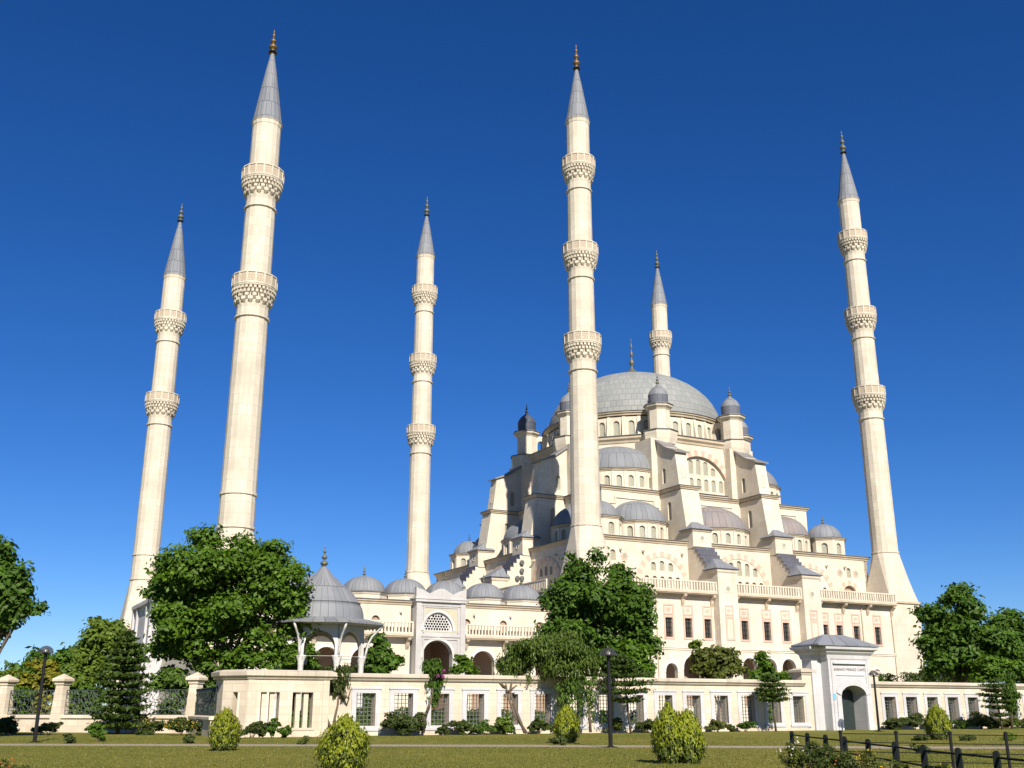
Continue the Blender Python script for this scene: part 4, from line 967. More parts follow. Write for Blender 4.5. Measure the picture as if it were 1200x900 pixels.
b.sweep([(-3.2, -1.5), (-2.2, -1.5), (-2.2, -2.3), (2.35, -2.3), (2.35, -1.5), (3.0, -1.5), (3.0, -.4), (-3.2, -.4)], [(0, 5.5), (.08, 5.6), (.14, 5.9), (.35, 6.1), (.40, 6.25), (.62, 6.35), (.66, 6.55), (-.2, 6.6)], True)
b.build('cornice', 'marble', ge)
b = MB(); x0, x1, y0, y1 = -3.72, 3.05, -3.02, .18
b.add([(x0, y0, 6.58), (x1, y0, 6.58), (x1, y1, 6.58), (x0, y1, 6.58), (x0, y0, 6.72), (x1, y0, 6.72), (x1, y1, 6.72), (x0, y1, 6.72), (-1.5, -1.4, 7.6), (.8, -1.4, 7.6)],
      [(0,3,2,1), (0,1,5,4), (1,2,6,5), (2,3,7,6), (3,0,4,7), (4,5,9,8), (5,6,9), (6,7,8,9), (7,4,8)])
b.build('hipped_roof', 'leadblue', ge, (0, 0, 6.6))
b = MB(); b.box(GX+.1, GX+1.33, -.9, -.82, 0.02, 3.2); b.box(GX-.02, GX+.1, -1.0, -.72, .02, 3.35); b.build('door', 'darkdoor', ge)
tm = text_mesh('SABANCI MERKEZ CAM\u0130\u0130', .30, .012, 'lettering'); place('lettering', tm, ge, T((.2, -2.315, 4.66)) @ Matrix.Rotation(PI/2, 4, 'X'))
b = MB(); b.box(-1.98, -1.68, -2.40, -2.375, 2.35, 2.85); b.build('notice', 'bluesign', ge)

# ------------------------------------------------------------------ street lamps
def lamp(x, y, h, label):
    e = empty('street_lamp', label, 'street lamp', 'dome topped lamps on the lawn', T((x, y, 0)))
    b = MB(); b.lathe([(.16, 0), (.16, .06), (.10, .08), (.095, 1.2), (.075, h-.38), (.10, h-.36), (.10, h-.30), (.02, h-.29)], 12); b.box(-.3, .3, -.3, .3, -.05, .03); b.build('pole', 'black', e)
    b = MB(); b.smooth = True; b.lathe([(.40, h-.30), (.395, h-.25), (.36, h-.13), (.28, h-.03), (.16, h+.05), (.02, h+.08)], 24); b.lathe([(.40, h-.30), (.05, h-.305)], 24); b.build('lamp_dome', 'lampglass', e)
    b = MB(); b.smooth = True; b.lathe([(.02, h-.29), (.09, h-.26), (.10, h-.15), (.02, h-.08)], 12); b.build('bulb', 'bulb', e)
lamp(gx(43, 59.1), 59.1, 4.92, 'black street lamp in front of the iron fence, near the layered conifer')
lamp(gx(715, 51.6), 51.6, 4.42, 'tall black street lamp in front of the middle of the garden wall')
lamp(gx(1029.5, 87.0), 87.0, 4.55, 'thin street lamp standing against the edge of the marble gatehouse')

# ------------------------------------------------------------------ fences at the lower edge
def post_line(pts): return [Vector(p) for p in pts]
tops = [(927, 857), (945, 859), (966, 861), (988, 863), (1015, 866), (1046, 869), (1079, 872.5), (1119, 876), (1163, 879.5), (1215, 884)]
pf = empty('timber_fence', 'dark timber fence of rounded posts and two rails running beside the flower bed', 'fence', None, T((12, 30, 0)))
tp = []
for i, (px, py) in enumerate(tops):
    Y = .84*1351/(py-831.3); tp.append(Vector((gx(px, Y)*1.0-12, Y-30, .86)))
for i, p in enumerate(tp):
    b = MB(); b.X = T((p.x, p.y, 0)) @ RZ(-35); o = [(-.075, -.1), (.075, -.1), (.062, .74)] + [(.062*math.cos(PI*k/8), .78+.08*math.sin(PI*k/8)) for k in range(9)] + [(-.062, .74)]
    b.panel(o, [], -.07, .07); b.build('post', 'postwood', pf)
for za, r in ((.72, .026), (.36, .026)):
    for i in range(len(tp)-1):
        b = MB(); p, q = tp[i].copy(), tp[i+1].copy(); p.z = q.z = za; b.bar(p, q, r, 6); b.build('rail', 'postwood', pf)
wf = empty('wire_fence', 'thin dark post and wire fence in front of the gatehouse lawn', 'fence', None, T((12.5, 31.5, 0)))
wp = [(984, 33.0), (1049, 32.2), (1112, 31.4), (1177, 30.8), (1245, 30.2)]
for i, (px, Y) in enumerate(wp):
    b = MB(); b.X = T((gx(px, Y)-12.5, Y-31.5, 0)); b.lathe([(.045, -.1), (.045, 1.02), (.06, 1.03), (.06, 1.08), (.01, 1.1)], 8); b.build('post', 'black', wf)
for z in (1.0, .76, .5, .26):
    b = MB()
    b.tube([(gx(px, Y)-12.5, Y-31.5, z) for px, Y in wp], .012, 4); b.build('wire', 'black', wf)

# ------------------------------------------------------------------ trees
tree('plane_tree', 'very large round headed plane tree beside the fountain kiosk, hiding a minaret foot', 'tree',
     [(256,652,36,32), (302,664,30,30), (214,682,36,34), (262,690,60,44), (318,690,34,40), (236,735,52,38), (292,738,52,36), (196,738,20,22), (338,712,16,20), (212,760,32,16), (275,766,44,15), (322,757,22,15), (240,628,12,14), (287,630,12,12), (322,645,9,14), (180,690,12,7), (350,690,8,10)],
     84, 258, 'leaf', 1900, 26, .95, .27, .42, shell=.7)
tree('plane_tree', 'big dark leafy tree rising behind the garden wall, right of the marble portal', 'tree',
     [(672,684,22,30), (735,692,24,38), (700,714,42,34), (655,715,20,22), (690,740,44,32), (742,738,22,30), (715,766,34,20), (668,660,8,12), (700,662,8,14), (648,738,12,10), (755,725,12,18)],
     100, 697, 'leafdeep', 1400, 26, .95, .30, .38, shell=.7)
tree('broadleaf_tree', 'dark tree reaching in from the left edge of the photo above the yellow shrubs', 'tree',
     [(-4,690,28,34), (18,690,22,20), (-30,690,40,50), (10,722,26,20), (28,712,16,12), (-25,745,24,22), (2,660,14,14)],
     66, -40, 'leafdeep', 650, 24, .75, .26, .3, shell=.7)
tree('broadleaf_tree', 'light green tree growing directly behind the layered conifer', 'tree',
     [(124,752,22,22), (112,775,22,18), (140,770,20,20), (104,792,14,12), (130,738,10,12)],
     93, 125, 'leaflight', 260, 26, .85, .32, .22, shell=.8)
tree('broadleaf_tree', 'tall dark tree with a pointed top beside the right hand minaret foot', 'tree',
     [(1128,712,18,26), (1098,732,20,28), (1140,740,34,32), (1108,762,28,28), (1148,775,34,28), (1128,690,8,14), (1084,712,8,14), (1165,752,14,18), (1094,778,12,14)],
     128, 1130, 'leafdeep', 900, 24, 1.25, .40, .36, shell=.8)
tree('broadleaf_tree', 'loose tree at the right edge of the photo, next to the pointed dark one', 'tree',
     [(1188,738,20,20), (1205,750,22,30), (1195,775,22,18), (1182,730,9,9)],
     132, 1206, 'leafdeep', 330, 24, 1.25, .40, .3, shell=.85)
tree('broadleaf_tree', 'low mid green tree filling the gap under the two trees at the right edge', 'tree',
     [(1172,786,18,14), (1150,792,16,10), (1192,792,16,12)], 122, 1172, 'leaf', 170, 24, 1.0, .36, .2, shell=.85)
tree('broadleaf_tree', 'smaller leafy tree at the right foot of the big dark tree, above the wall', 'tree',
     [(748,772,18,18), (732,780,18,12), (762,785,8,8)], 97, 748, 'leaf', 120, 24, .8, .3, .16, shell=.85)
tree('magnolia_tree', 'dark rounded tree seen between the kiosk and the marble portal', 'tree',
     [(447,766,14,18), (440,780,13,13), (456,779,12,11), (445,750,7,8)], 98, 447, 'leafdeep', 130, 24, .75, .36, .18, shell=.8)
tree('magnolia_tree', 'dark tree filling the arches on the left of the kiosk', 'tree',
     [(347,764,15,16), (340,780,18,14), (358,778,12,12)], 99, 347, 'leaf', 130, 24, .75, .34, .18, shell=.8)
tree('small_tree', 'small leafy tree in front of the arch right of the marble portal', 'tree',
     [(545,776,9,10), (538,784,7,7), (551,784,7,7)], 112, 545, 'leaf', 60, 22, .6, .34, .12, shell=.8)
tree('small_tree', 'round bushy tree in front of the arcade, left of the first small window pair', 'tree',
     [(838,778,20,14), (852,772,14,12), (828,783,12,10), (862,784,10,10)], 106, 842, 'leafolive', 190, 26, .75, .34, .18, shell=.8)
tree('small_tree', 'thin leafy sprig of a tree poking up beside the round bushy one', 'tree',
     [(822,764,7,7), (816,756,5,4), (826,772,5,5)], 108, 830, 'leaflight', 26, 20, .5, .34, .10, shell=.8)
tree('conifer_tree', 'pointed green conifer in front of the arcade, just above the small layered pine', 'tree',
     [(896,776,7,10), (898,786,11,9), (902,794,15,7), (893,766,4,7)], 104, 898, 'leaf', 120, 24, .6, .28, .14, shell=.8)
# weeping pepper trees growing against the wall
def weeping(name, label, spec, Y, stems, m, nst, hang, clump=.75, leaf=.16, n=260, per=26, cat='tree'):
    lo = lobes_px(spec, Y); b0 = stems[0][0]; bx, by = gx(b0[0], b0[2]), b0[2]
    e = empty(name, label, cat, None, T((bx, by, 0)))
    P, nr = crown_points(lo, n, per, clump, .9, 4)
    ex = []; en = []
    for l in lo:
        for _ in range(max(2, int(nst*l[3]))):
            d = rng.normal(size=3); d /= np.linalg.norm(d); p = np.array(l[:3])+d*np.array(l[3:6])*.9
            if d[2] > .3: continue
            k = int(rng.integers(8, 26)); Ls = hang*(.4+.6*rng.random())
            q = p + np.array([[.10*rng.normal(), .10*rng.normal(), -Ls*t] for t in np.linspace(0, 1, k)]); ex.append(q); en.append(rng.normal(size=(k, 3))+np.array([0, 0, .3]))
    P = np.concatenate([P]+ex); nr = np.concatenate([nr]+en)
    place('crown', leaf_mesh('crown', P-np.array([bx, by, 0]), nr, leaf, m, 2.6, None, np.array([0, 0, -1.0])), e)
    b = MB(); b.smooth = True
    for st in stems:
        pts = []
        for (px, py, Yq) in st: p = at(px, py, Yq); pts.append((p.x-bx, p.y-by, max(p.z, -.05)))
        k = len(pts); b.tube(pts, [.11-.07*i/(k-1) for i in range(k)], 7)
    b.build('trunk', 'bark', e, recalc=False); return e
weeping('pepper_tree', 'wide olive green weeping tree leaning over the top of the garden wall', [(622,768,26,18), (655,766,32,20), (682,772,18,14), (602,776,15,16), (640,752,16,8), (668,752,16,8), (597,788,8,12)], 79.5,
        [[(617,859,77.6), (603,838,77.8), (595,815,78.2), (592,798,78.8), (602,778,79.5)], [(615,859,77.5), (606,836,77.7), (598,812,78.2), (600,795,79), (625,770,79.5), (650,762,79.8)], [(592,806,78.5), (584,798,78.3)], [(594,812,78.3), (606,803,78.2)]], 'leafweep', 16, 1.3, .85, .115, 820, 30)
weeping('pepper_tree', 'yellow green drooping branches hanging down the wall by the middle street lamp', [(668,800,14,9), (684,796,10,8), (660,812,8,10), (690,808,7,9)], 78.6,
        [[(692,858,78.2), (690,830,78.4), (684,805,78.6)]], 'leafvine', 40, 2.3, .45, .115, 50, 22)
# climbers on the wall
def climber(label, spec, Y, stems, m, n, flowers=None):
    e = weeping('climbing_vine', label, spec, Y, stems, m, 12, .8, .45, .12, n, 26, 'climber')
    if flowers:
        lo = lobes_px(flowers, Y-.3); P, nr = crown_points(lo, 14, 16, .25, .9); o = e.location
        place('flowers', leaf_mesh('flowers', P-np.array([o.x, o.y, 0]), nr, .14, 'leafpink', 1.1), e)
climber('green climber hanging in a tuft over the wall where the bastion ends', [(398,794,15,14), (392,808,12,12), (404,785,9,8), (385,815,5,9)], 73.0,
        [[(390,861,72.4), (384,845,72.4), (380,828,72.5), (386,805,72.9)], [(393,861,72.4), (392,842,72.4), (396,825,72.5), (398,800,73)], [(388,855,72.4), (382,840,72.3), (383,815,72.4)], [(400,812,72.6), (408,818,72.5), (411,808,72.5)]], 'leafbush', 190)
climber('bougainvillea with pink bracts climbing over the wall below the marble portal', [(507,788,9,10), (511,800,7,10), (503,780,6,6), (508,815,4,8)], 76.0,
        [[(496,859,75.1), (498,838,75.1), (505,822,75.2), (509,800,75.8)], [(500,835,75.1), (506,815,75.3)]], 'leafdeep', 85, [(518,791,4,6)])
climber('dark creeper climbing the wall at the right edge beside a young layered pine', [(1184,806,7,14), (1186,828,7,16), (1180,793,8,6)], 96.5,
        [[(1186,853,96.3), (1185,825,96.3), (1184,800,96.5)]], 'leafdeep', 120)
# layered pines
def layered(label, px, base, top, Y, tiers, wid, m, lean=0.0, dens=26, leaf=.13, cat='pine', trunk=.09, droop=.12):
    x = gx(px, Y); zt = at(px, top, Y).z; e = empty('layered_pine', label, cat, 'layered pines in front of the wall', T((x, Y, 0)))
    P = []; Nn = []; b = MB(); b.smooth = True
    b.tube([(0, 0, -.05), (lean*.5, 0, zt*.5), (lean, 0, zt)], [trunk, trunk*.7, trunk*.15], 7)
    for (f, wm) in tiers:
        z = zt*f; cx = lean*f; nb = 9 if wm > .35 else 6; ph = rng.random()*6
        for k in range(nb):
            t = ph+2*PI*k/nb+.2*rng.normal(); r = wid*wm*(.8+.35*rng.random())
            tip = np.array([cx+r*math.cos(t), r*math.sin(t), z+r*.10]); st = np.array([cx, 0, z-.02])
            b.tube([tuple(st), tuple((st+tip)/2-np.array([0, 0, droop*r])), tuple(tip)], [trunk*.22, trunk*.15, trunk*.05], 4)
            for s_ in np.linspace(.12, 1, dens):
                p = st+(tip-st)*s_ - np.array([0, 0, droop*r*4*s_*(1-s_)*.5])
                for _ in range(5):
                    P.append(p+np.array([.13, .13, .035])*rng.normal(size=3)*(1+.8*r*s_)); Nn.append(rng.normal(size=3)+np.array([0, 0, 1.0]))
    place('foliage', leaf_mesh('foliage', np.array(P), np.array(Nn), leaf, m, 2.0), e); b.build('trunk', 'bark', e, recalc=False)
layered('slim layered pine with bare lower trunk right behind the middle street lamp', 739, 857, 768, 80.0, [(.98,.12), (.92,.42), (.84,.5), (.74,.85), (.63,.9), (.53,.75), (.42,.45)], 2.1, 'leafconifer', -.55)
layered('young layered pine standing in front of the wall window nearest the gatehouse', 909, 857, 792, 87.3, [(1,.15), (.92,.45), (.83,.75), (.74,.95), (.66,1), (.57,.85)], 1.25, 'leafconifer', -.25, 22)
layered('young layered pine in front of the wall near the right edge of the photo', 1174, 854, 798, 95.5, [(1,.25), (.9,.75), (.80,.6), (.70,.95), (.58,.8), (.46,.7), (.3,.4)], 1.35, 'leafconifer', -.2, 20)
layered('layered conifer with foliage to the ground, in front of the iron fence', 139, 859, 742, 78.5, [(1.0,.10), (.94,.24), (.87,.40), (.80,.5), (.72,.68), (.64,.62), (.56,.80), (.48,.72), (.40,.88), (.32,.78), (.24,.92), (.16,.85), (.08,.95)], 1.95, 'leafconifer', 0, 26, .19, 'conifer', .14)

# ------------------------------------------------------------------ shrubs
def shrub(name, label, px, pb, hw, ht, m, Y=None, cat='shrub', group=None, leaf=.13, fl=None, nfl=10, shape=(1, 1, 1), dens=1.0, extra=None):
    Y = Y or 1.7*1297/(pb-830.5)*1.0; k = Y/FPX*1.02; x = gx(px, Y); rx, h = hw*k*1.06, ht*k
    e = empty(name, label, cat, group, T((x, Y, 0)))
    lo = [(0, 0, h*.5, rx*.95, rx*.75*shape[1], h*.5)]
    for _ in range(4): lo.append((rx*random.uniform(-.55, .55), rx*random.uniform(-.4, .3), h*random.uniform(.45, .68), rx*.45, rx*.4, h*.34))
    if extra: lo += extra
    n = int(max(50, 130*rx*h*dens)); P, nr = crown_points(lo, n, 34, max(.12, .20*min(rx, h)), .75); leaf *= .66
    P[:, 2] = np.clip(P[:, 2], .03, None)
    foliage = (P, nr)
    b = MB()
    for q in range(5): b.tube([(random.uniform(-.08, .08), random.uniform(-.08, .08), -.03), (rx*random.uniform(-.5, .5), rx*random.uniform(-.4, .4), h*.6)], [.025, .01], 4)
    b.build('stem', 'bark', e, recalc=False)
    if fl:
        d = rng.normal(size=(nfl, 3)); d /= np.linalg.norm(d, axis=1, keepdims=True); d[:, 2] = abs(d[:, 2]); d[:, 1] = -abs(d[:, 1])
        Pf = np.array([0, 0, h*.5])+d*np.array([rx*.98, rx*.8, h*.56]); Pf = np.repeat(Pf, 2, 0)+.02*rng.normal(size=(nfl*2, 3))
        k0 = len(P); P = np.concatenate([P, Pf]); nr = np.concatenate([nr, rng.normal(size=Pf.shape)+np.array([0, -1, .5])])
        sz = np.concatenate([leaf*(.65+.7*rng.random(k0)), np.full(len(Pf), .42*leaf+.018)])
        place('foliage', leaf_mesh('foliage', P, nr, sz, [m, fl], 1.4, [0]*k0+[1]*len(Pf)), e)
    else: place('foliage', leaf_mesh('foliage', P, nr, leaf, m), e)
    return e
G1 = 'clipped shrubs along the foot of the wall'
def wallY(px): # a little in front of the wall
    u = (px-600)/1297.0; a = (-49.9*math.cos(ANG) - (-0)) ; n = Vector((-math.sin(ANG), math.cos(ANG)))
    d = M0.xy.dot(n) + (-49.7); return d/(n.x*u + n.y)
for px, hw, ht, m, fl, lab in (
    (478, 27, 24, 'leafbush', None, 'widest clipped shrub at the wall, under the bougainvillea'),
    (518, 7, 11, 'leafbush', None, 'tiny shrub squeezed right of the widest clipped shrub'),
    (541, 13, 16, 'leafbush', None, 'dark shrub left in the run of shrubs before the leaning weeping trunk'),
    (564, 13, 16, 'leafdeep', None, 'darker green shrub in the middle of the run before the leaning weeping trunk'),
    (588, 15, 23, 'leaflight', 'flowerwhite', 'taller light green shrub at the foot of the leaning weeping trunk'),
    (632, 11, 17, 'leafbush', None, 'grey green shrub under the wall window right of the leaning trunk'),
    (649, 7, 10, 'leafbush', None, 'little low shrub just left of the small yellow thuja'),
    (723, 10, 14, 'leafolive', None, 'yellowish shrub immediately right of the middle street lamp'),
    (757, 13, 15, 'leafbush', None, 'shrub right of the slim layered pine, left of the double golden thuja'),
    (772, 9, 14, 'leafbush', None, 'shrub half hidden behind the double golden thuja'),
    (841, 12, 13, 'leafolive', None, 'round olive shrub at the wall, first one right of the double thuja'),
    (858, 6, 8, 'leafbush', None, 'sparse little shrub between two round ones at the wall'),
    (873, 10, 11, 'leafdeep', None, 'deep green round shrub left of the pine beside the gatehouse'),
    (1047, 14, 14, 'leafbush', None, 'first shrub right of the gatehouse lamp'),
    (1071, 15, 15, 'leafbush', None, 'second shrub right of the gatehouse lamp, taller than the first'),
    (1091, 9, 14, 'leafbush', None, 'shrub tucked behind the egg shaped thuja near the gatehouse'),
    (1128, 14, 10, 'leafdeep', None, 'low dark shrub right of the egg shaped thuja'),
    (1150, 18, 15, 'leafolive', 'flowerwhite', 'light brownish shrub at the wall before the right hand young pine'),
    (1178, 18, 12, 'leafolive', None, 'pale shrub at the foot of the dark creeper'),
    (1205, 16, 12, 'leafbush', None, 'shrub cut by the right edge of the photo')):
    shrub('wall_shrub', lab, px, 0, hw, ht, m, wallY(px), 'shrub', G1, .16, fl, 10)
for px, pb, hw, ht, m, fl, lab in (
    (10, 857, 15, 20, 'leafbush', None, 'leafy shrub at the far left edge in front of the iron fence'),
    (58, 857, 17, 13, 'leafbush', None, 'spreading shrub behind the left street lamp'),
    (112, 859, 11, 13, 'leaf', None, 'broad leaved shrub left of the layered conifer'),
    (180, 860, 17, 17, 'leafbush', 'floweryellow', 'yellow flowered shrub, first one right of the dark conifer'),
    (212, 860, 17, 17, 'leafbush', 'floweryellow', 'yellow flowered shrub, middle of the three below the fence'),
    (240, 861, 16, 15, 'leafbush', 'floweryellow', 'yellow flowered shrub behind the golden thuja below the fence'),
    (296, 864, 17, 17, 'leafbush', None, 'rounded dark shrub at the left part of the stone bastion'),
    (320, 864, 8, 20, 'leafdeep', None, 'upright narrow shrub in front of the bastion slots'),
    (333, 865, 8, 13, 'leafdeep', None, 'low shrub between the two bastion slots')):
    shrub('fence_shrub', lab, px, 0, hw, ht, m, 76.0 if px < 200 else (74.5 if px < 250 else 67.6), 'shrub', 'shrubs below the fence and bastion', .16, fl, 22)
for px, pb, hw, ht, m, lab in (
    (84, 869, 8, 9, 'leafbush', 'small clipped ball of a shrub on the lawn near the left street lamp'),
    (117, 867, 8, 13, 'leaf', 'small leafy sapling on the lawn in front of the dark conifer'),
    (222, 869, 8, 10, 'leafbush', 'clipped ball shrub on the lawn left of the golden thuja'),
    (355, 870, 7, 8, 'leafolive', 'small brownish shrub on the lawn in front of the bastion'),
    (657, 871, 10, 10, 'leafbush', 'small dark shrub nestled under the little yellow thuja'),
    (1077, 866, 10, 7, 'leafbush', 'low shrub on the lawn left of the egg shaped thuja'),
    (1131, 866, 9, 6, 'leafbush', 'flat low shrub alone on the lawn right of the egg shaped thuja'),
    (1181, 866, 9, 8, 'leaflight', 'bright little shrub on the lawn near the right edge'),
    (1076, 880, 9, 9, 'leafbush', 'dark weedy shrub behind the timber fence, middle of the lower right')):
    shrub('lawn_shrub', lab, px, pb, hw, ht, m, None, 'shrub', 'small shrubs dotted on the lawn', .12)
# golden thujas: upright egg of scale-like sprays
def thuja(label, px, pb, hw, ht, twin=False, lean=0.0):
    Y = 1.7*1297/(pb-830.5); k = Y/FPX*1.02; x = gx(px, Y); rx, h = hw*k, ht*k
    e = empty('golden_thuja', label, 'thuja', 'golden thujas on the lawn', T((x, Y, 0)))
    parts = [(0, rx, h)] if not twin else [(-rx*.36, rx*.66, h), (rx*.38, rx*.64, h*.90)]
    P = []; Nn = []; mi = []; sz = []
    for cx, r, hh in parts:
        ns = int(150*max(1, (r*hh)**.5))
        for i in range(ns):                                            # upright flame-shaped sprays over an egg
            f = (i+.5)/ns; t = i*2.39996+.3*rng.normal(); z = hh*(.0+.84*f)
            rr = r*.88*max(.04, math.sin(PI*min(1, .20+.80*f))**.72)*(1+.10*rng.normal())
            c = np.array([cx+rr*math.cos(t), rr*math.sin(t), z]); sw = (.075+.05*rng.random())*(r/.5)**.6; sh = (.22+.16*rng.random())*hh**.8*.9
            k = 46; g = rng.random(k); a2 = rng.random(k)*2*PI; w2 = sw*np.sin(PI*(.12+.88*g))**.8
            q = c+np.stack([w2*np.cos(a2)+.25*sh*g*math.cos(t)*.35, w2*np.sin(a2)+.25*sh*g*math.sin(t)*.35, sh*g], 1)
            P += list(q); Nn += list(np.stack([np.cos(a2)+math.cos(t), np.sin(a2)+math.sin(t), .4+0*g], 1)+.45*rng.normal(size=(k, 3)))
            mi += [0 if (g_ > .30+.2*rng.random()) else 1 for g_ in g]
        for _ in range(1500):                                          # darker green twigs inside
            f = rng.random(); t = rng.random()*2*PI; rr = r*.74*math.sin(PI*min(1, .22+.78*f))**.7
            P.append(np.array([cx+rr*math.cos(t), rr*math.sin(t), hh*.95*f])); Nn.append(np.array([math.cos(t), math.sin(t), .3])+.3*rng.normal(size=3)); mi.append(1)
    P = np.array(P); P[:, 2] = np.maximum(P[:, 2], .02)
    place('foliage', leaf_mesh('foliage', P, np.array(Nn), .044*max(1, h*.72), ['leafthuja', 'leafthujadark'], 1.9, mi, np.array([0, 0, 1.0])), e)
    b = MB(); b.tube([(0, 0, -.05), (0, 0, h*.5)], [.06, .03], 6); b.build('trunk', 'bark', e, recalc=False)
thuja('golden egg shaped thuja at the lower edge of the lawn, nearest one to the viewer', 405, 905, 27, 58)
thuja('wide double topped golden thuja on the lawn right of the middle street lamp', 794, 891, 27, 57, True)
thuja('small pear shaped yellow thuja just left of the middle street lamp', 664, 869, 13, 37)
thuja('golden thuja on the lawn edge below the yellow flowered shrubs and fence', 264, 877, 16.5, 41)
thuja('egg shaped thuja on the lawn in front of the wall right of the gatehouse', 1099, 865, 13, 34)
# plants behind the fence and wall
for px, py, rx, ry, m, lab in (
    (12, 795, 24, 16, 'leaflight', 'green shrub behind the fence at the left edge'),
    (52, 797, 26, 17, 'leafyellow', 'bright yellow leaved shrub behind the fence beside the left lamp'),
    (85, 796, 18, 15, 'leaflight', 'lime green shrub between the yellow shrub and the light green tree'),
    (28, 812, 22, 14, 'leaf', 'shaded green shrub low behind the first lattice panel'),
    (104, 812, 16, 13, 'leafdeep', 'dark shrub low behind the lattice left of the conifer'),
    (203, 792, 26, 17, 'leafvine', 'bright green shrub spilling over the fence beneath the big plane tree'),
    (252, 793, 24, 18, 'leafvine', 'bright green shrub spilling over the pillar beside the bastion')):
    p = at(px, py, 90 if px < 150 else 84.0); k = p.y/FPX; e = empty('fence_bush', lab, 'bush', 'bushes behind the iron fence', T((p.x, p.y, 0)))
    lo = [(0, 0, p.z, rx*k, rx*k*.7, ry*k), (-rx*k*.4, -.2, p.z-ry*k*.6, rx*k*.6, rx*k*.5, ry*k*.6), (rx*k*.4, .1, p.z-ry*k*.5, rx*k*.6, rx*k*.5, ry*k*.7), (0, 0, p.z*.45, rx*k*.7, rx*k*.5, p.z*.4)]
    P, nr = crown_points(lo, 150, 26, .5, .8); P[:, 2] = np.maximum(P[:, 2], .05)
    place('foliage', leaf_mesh('foliage', P, nr, .27, m), e)
    b = MB(); 
    for q in range(4): b.tube([(.1*q-.2, 0, -.05), (random.uniform(-.8, .8), random.uniform(-.4, .4), p.z)], [.06, .02], 5)
    b.build('stem', 'bark', e, recalc=False)
def hedge(label, x0, x1, b0, h, m, d=1.1, n=220):
    c = site((x0+x1)/2, b0); e = empty('hedge', label, 'hedge', 'hedges behind the garden wall', T(c) @ Matrix.Rotation(ANG, 4, 'Z'))
    n = int((x1-x0)*h*14); P = np.stack([rng.uniform(-(x1-x0)/2, (x1-x0)/2, n*12), rng.uniform(-d/2, d/2, n*12), h*rng.random(n*12)**.6], 1)
    P += .05*rng.normal(size=P.shape); P[:, 2] += .10*np.sin(P[:, 0]*1.7)*P[:, 2]/h
    place('foliage', leaf_mesh('foliage', P, rng.normal(size=P.shape)+np.array([0, -.4, .5]), .17, m), e)
    b = MB(); b.box(-(x1-x0)/2+.2, (x1-x0)/2-.2, -d*.3, d*.3, -.02, h*.8); b.build('inner_twigs', 'leafconifer', e)
hedge('long low dark hedge behind the left half of the wall, glimpsed through its grilles', -50, -30.5, -36, 1.7, 'leafbush')
hedge('long low hedge behind the right half of the wall, glimpsed through its grilles', -29, -12, -34, 1.5, 'leafdeep')
hedge('taller bright green hedge topping the wall left of the bougainvillea', -48.0, -40.5, -30.0, 5.1, 'leafvine', 1.6)
hedge('green hedge in front of the arcade beside the pointed conifer', 1.0, 9.5, -30.0, 5.4, 'leaf', 1.6)
hedge('short clipped hedge showing above the wall at the foot of the right minaret', 31.5, 36.5, -16, 5.95, 'leafdeep', 1.6)
hedge('dark clipped hedge showing above the wall right of the minaret corner', 40.5, 54, -14, 6.3, 'leafconifer', 1.8)
hedge('low hedge running behind the wall right of the gatehouse', 3, 40, -40, 1.6, 'leafbush')
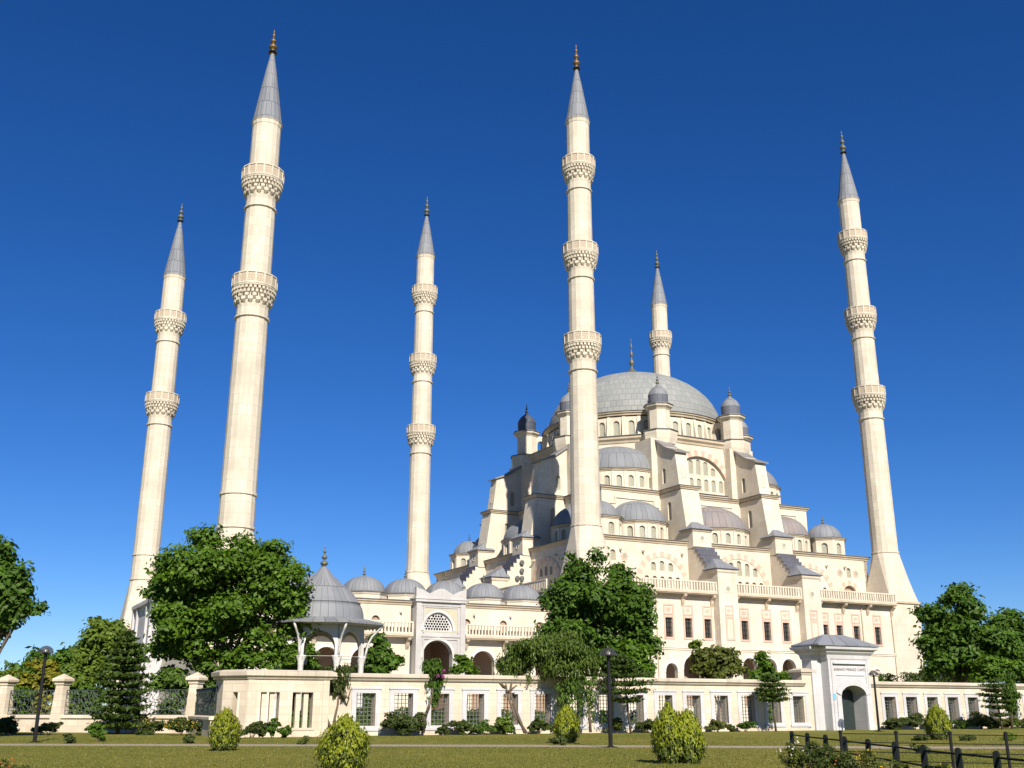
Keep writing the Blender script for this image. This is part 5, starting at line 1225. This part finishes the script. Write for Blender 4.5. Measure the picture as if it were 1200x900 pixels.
# distant trees
for px, py, rx, ry, Y, lab in (
    (18, 788, 26, 14, 170, 'distant dark tree low on the horizon at the left edge'), (48, 778, 9, 14, 165, 'distant narrow dark tree behind the left street lamp head'),
    (78, 776, 12, 18, 160, 'distant taller dark tree between lamp and light green tree'), (105, 782, 16, 14, 168, 'distant rounded tree half hidden by the light green tree'),
    (1225, 770, 40, 26, 170, 'distant tree beyond the right edge of the mosque garden')):
    tree('distant_tree', lab, 'tree', [(px, py, rx, ry), (px-rx*.5, py+ry*.6, rx*.7, ry*.8), (px+rx*.5, py+ry*.5, rx*.7, ry*.8)], Y, px, 'leafdeep', 90, 22, 1.6, .6, .3, 'trees on the horizon', .8)
# ------------------------------------------------------------------ flower beds at the lower edge
for i, (px, pb, hw, ht, m, fl, lab) in enumerate((
    (925, 908, 18, 40, 'leafolive', 'flowerwhite', 'white flowered bush at the left end of the flower bed by the timber fence'),
    (952, 910, 21, 37, 'leafbush', None, 'plain leafy bush second from the left in the flower bed by the timber fence'),
    (984, 912, 22, 36, 'leafbush', 'flowerred', 'bush with a few reddish flowers in the middle of the flower bed'),
    (1012, 913, 18, 33, 'leafolive', 'floweryellow', 'yellow flecked bush at the right end of the flower bed'),
    (1096, 912, 14, 18, 'leafbush', 'floweryellow', 'low weedy bush between two timber fence posts, lower right'),
    (1050, 908, 11, 16, 'leafolive', None, 'dry low bush at the foot of the timber fence near the flower bed'),
    (12, 915, 22, 26, 'leafbush', 'flowerred', 'orange red flowering bush in the lower left corner'),
    (-8, 905, 16, 18, 'leafolive', 'floweryellow', 'yellow flowering bush cut by the lower left corner'))):
    shrub('flower_bush', lab, px, pb, hw, ht, m, None, 'flower bush', 'flowering bushes at the lower edge', .06, fl, (16 if i == 0 else 9) if i < 6 else 30, dens=2.2)
# mown grass blades near the viewer, too many to count
n = 90000
Yg = 27 + 45*rng.random(n)**1.3; Xg = (rng.random(n)*2-1)*Yg*.53
P = np.stack([Xg, Yg, np.full(n, .02)], 1); ok = ~((Yg > 46) & (Yg < 58) & (np.abs(Yg - np.interp(Xg, [-60, -26, 0, 11, 30], [55, 55.3, 53.7, 52, 50.2])) < 1.7))
P = P[ok]; nr = np.stack([rng.normal(size=len(P)), rng.normal(size=len(P)), .25*rng.normal(size=len(P))], 1)
M['blade'] = leafmat('grass_blades', (0.135, 0.142, 0.022), (0.205, 0.184, 0.038), .3)
tag(place('grass', leaf_mesh('grass', P, nr, .034, 'blade', 1.6, None, np.array([0, 0, 1.0]))), kind='stuff')
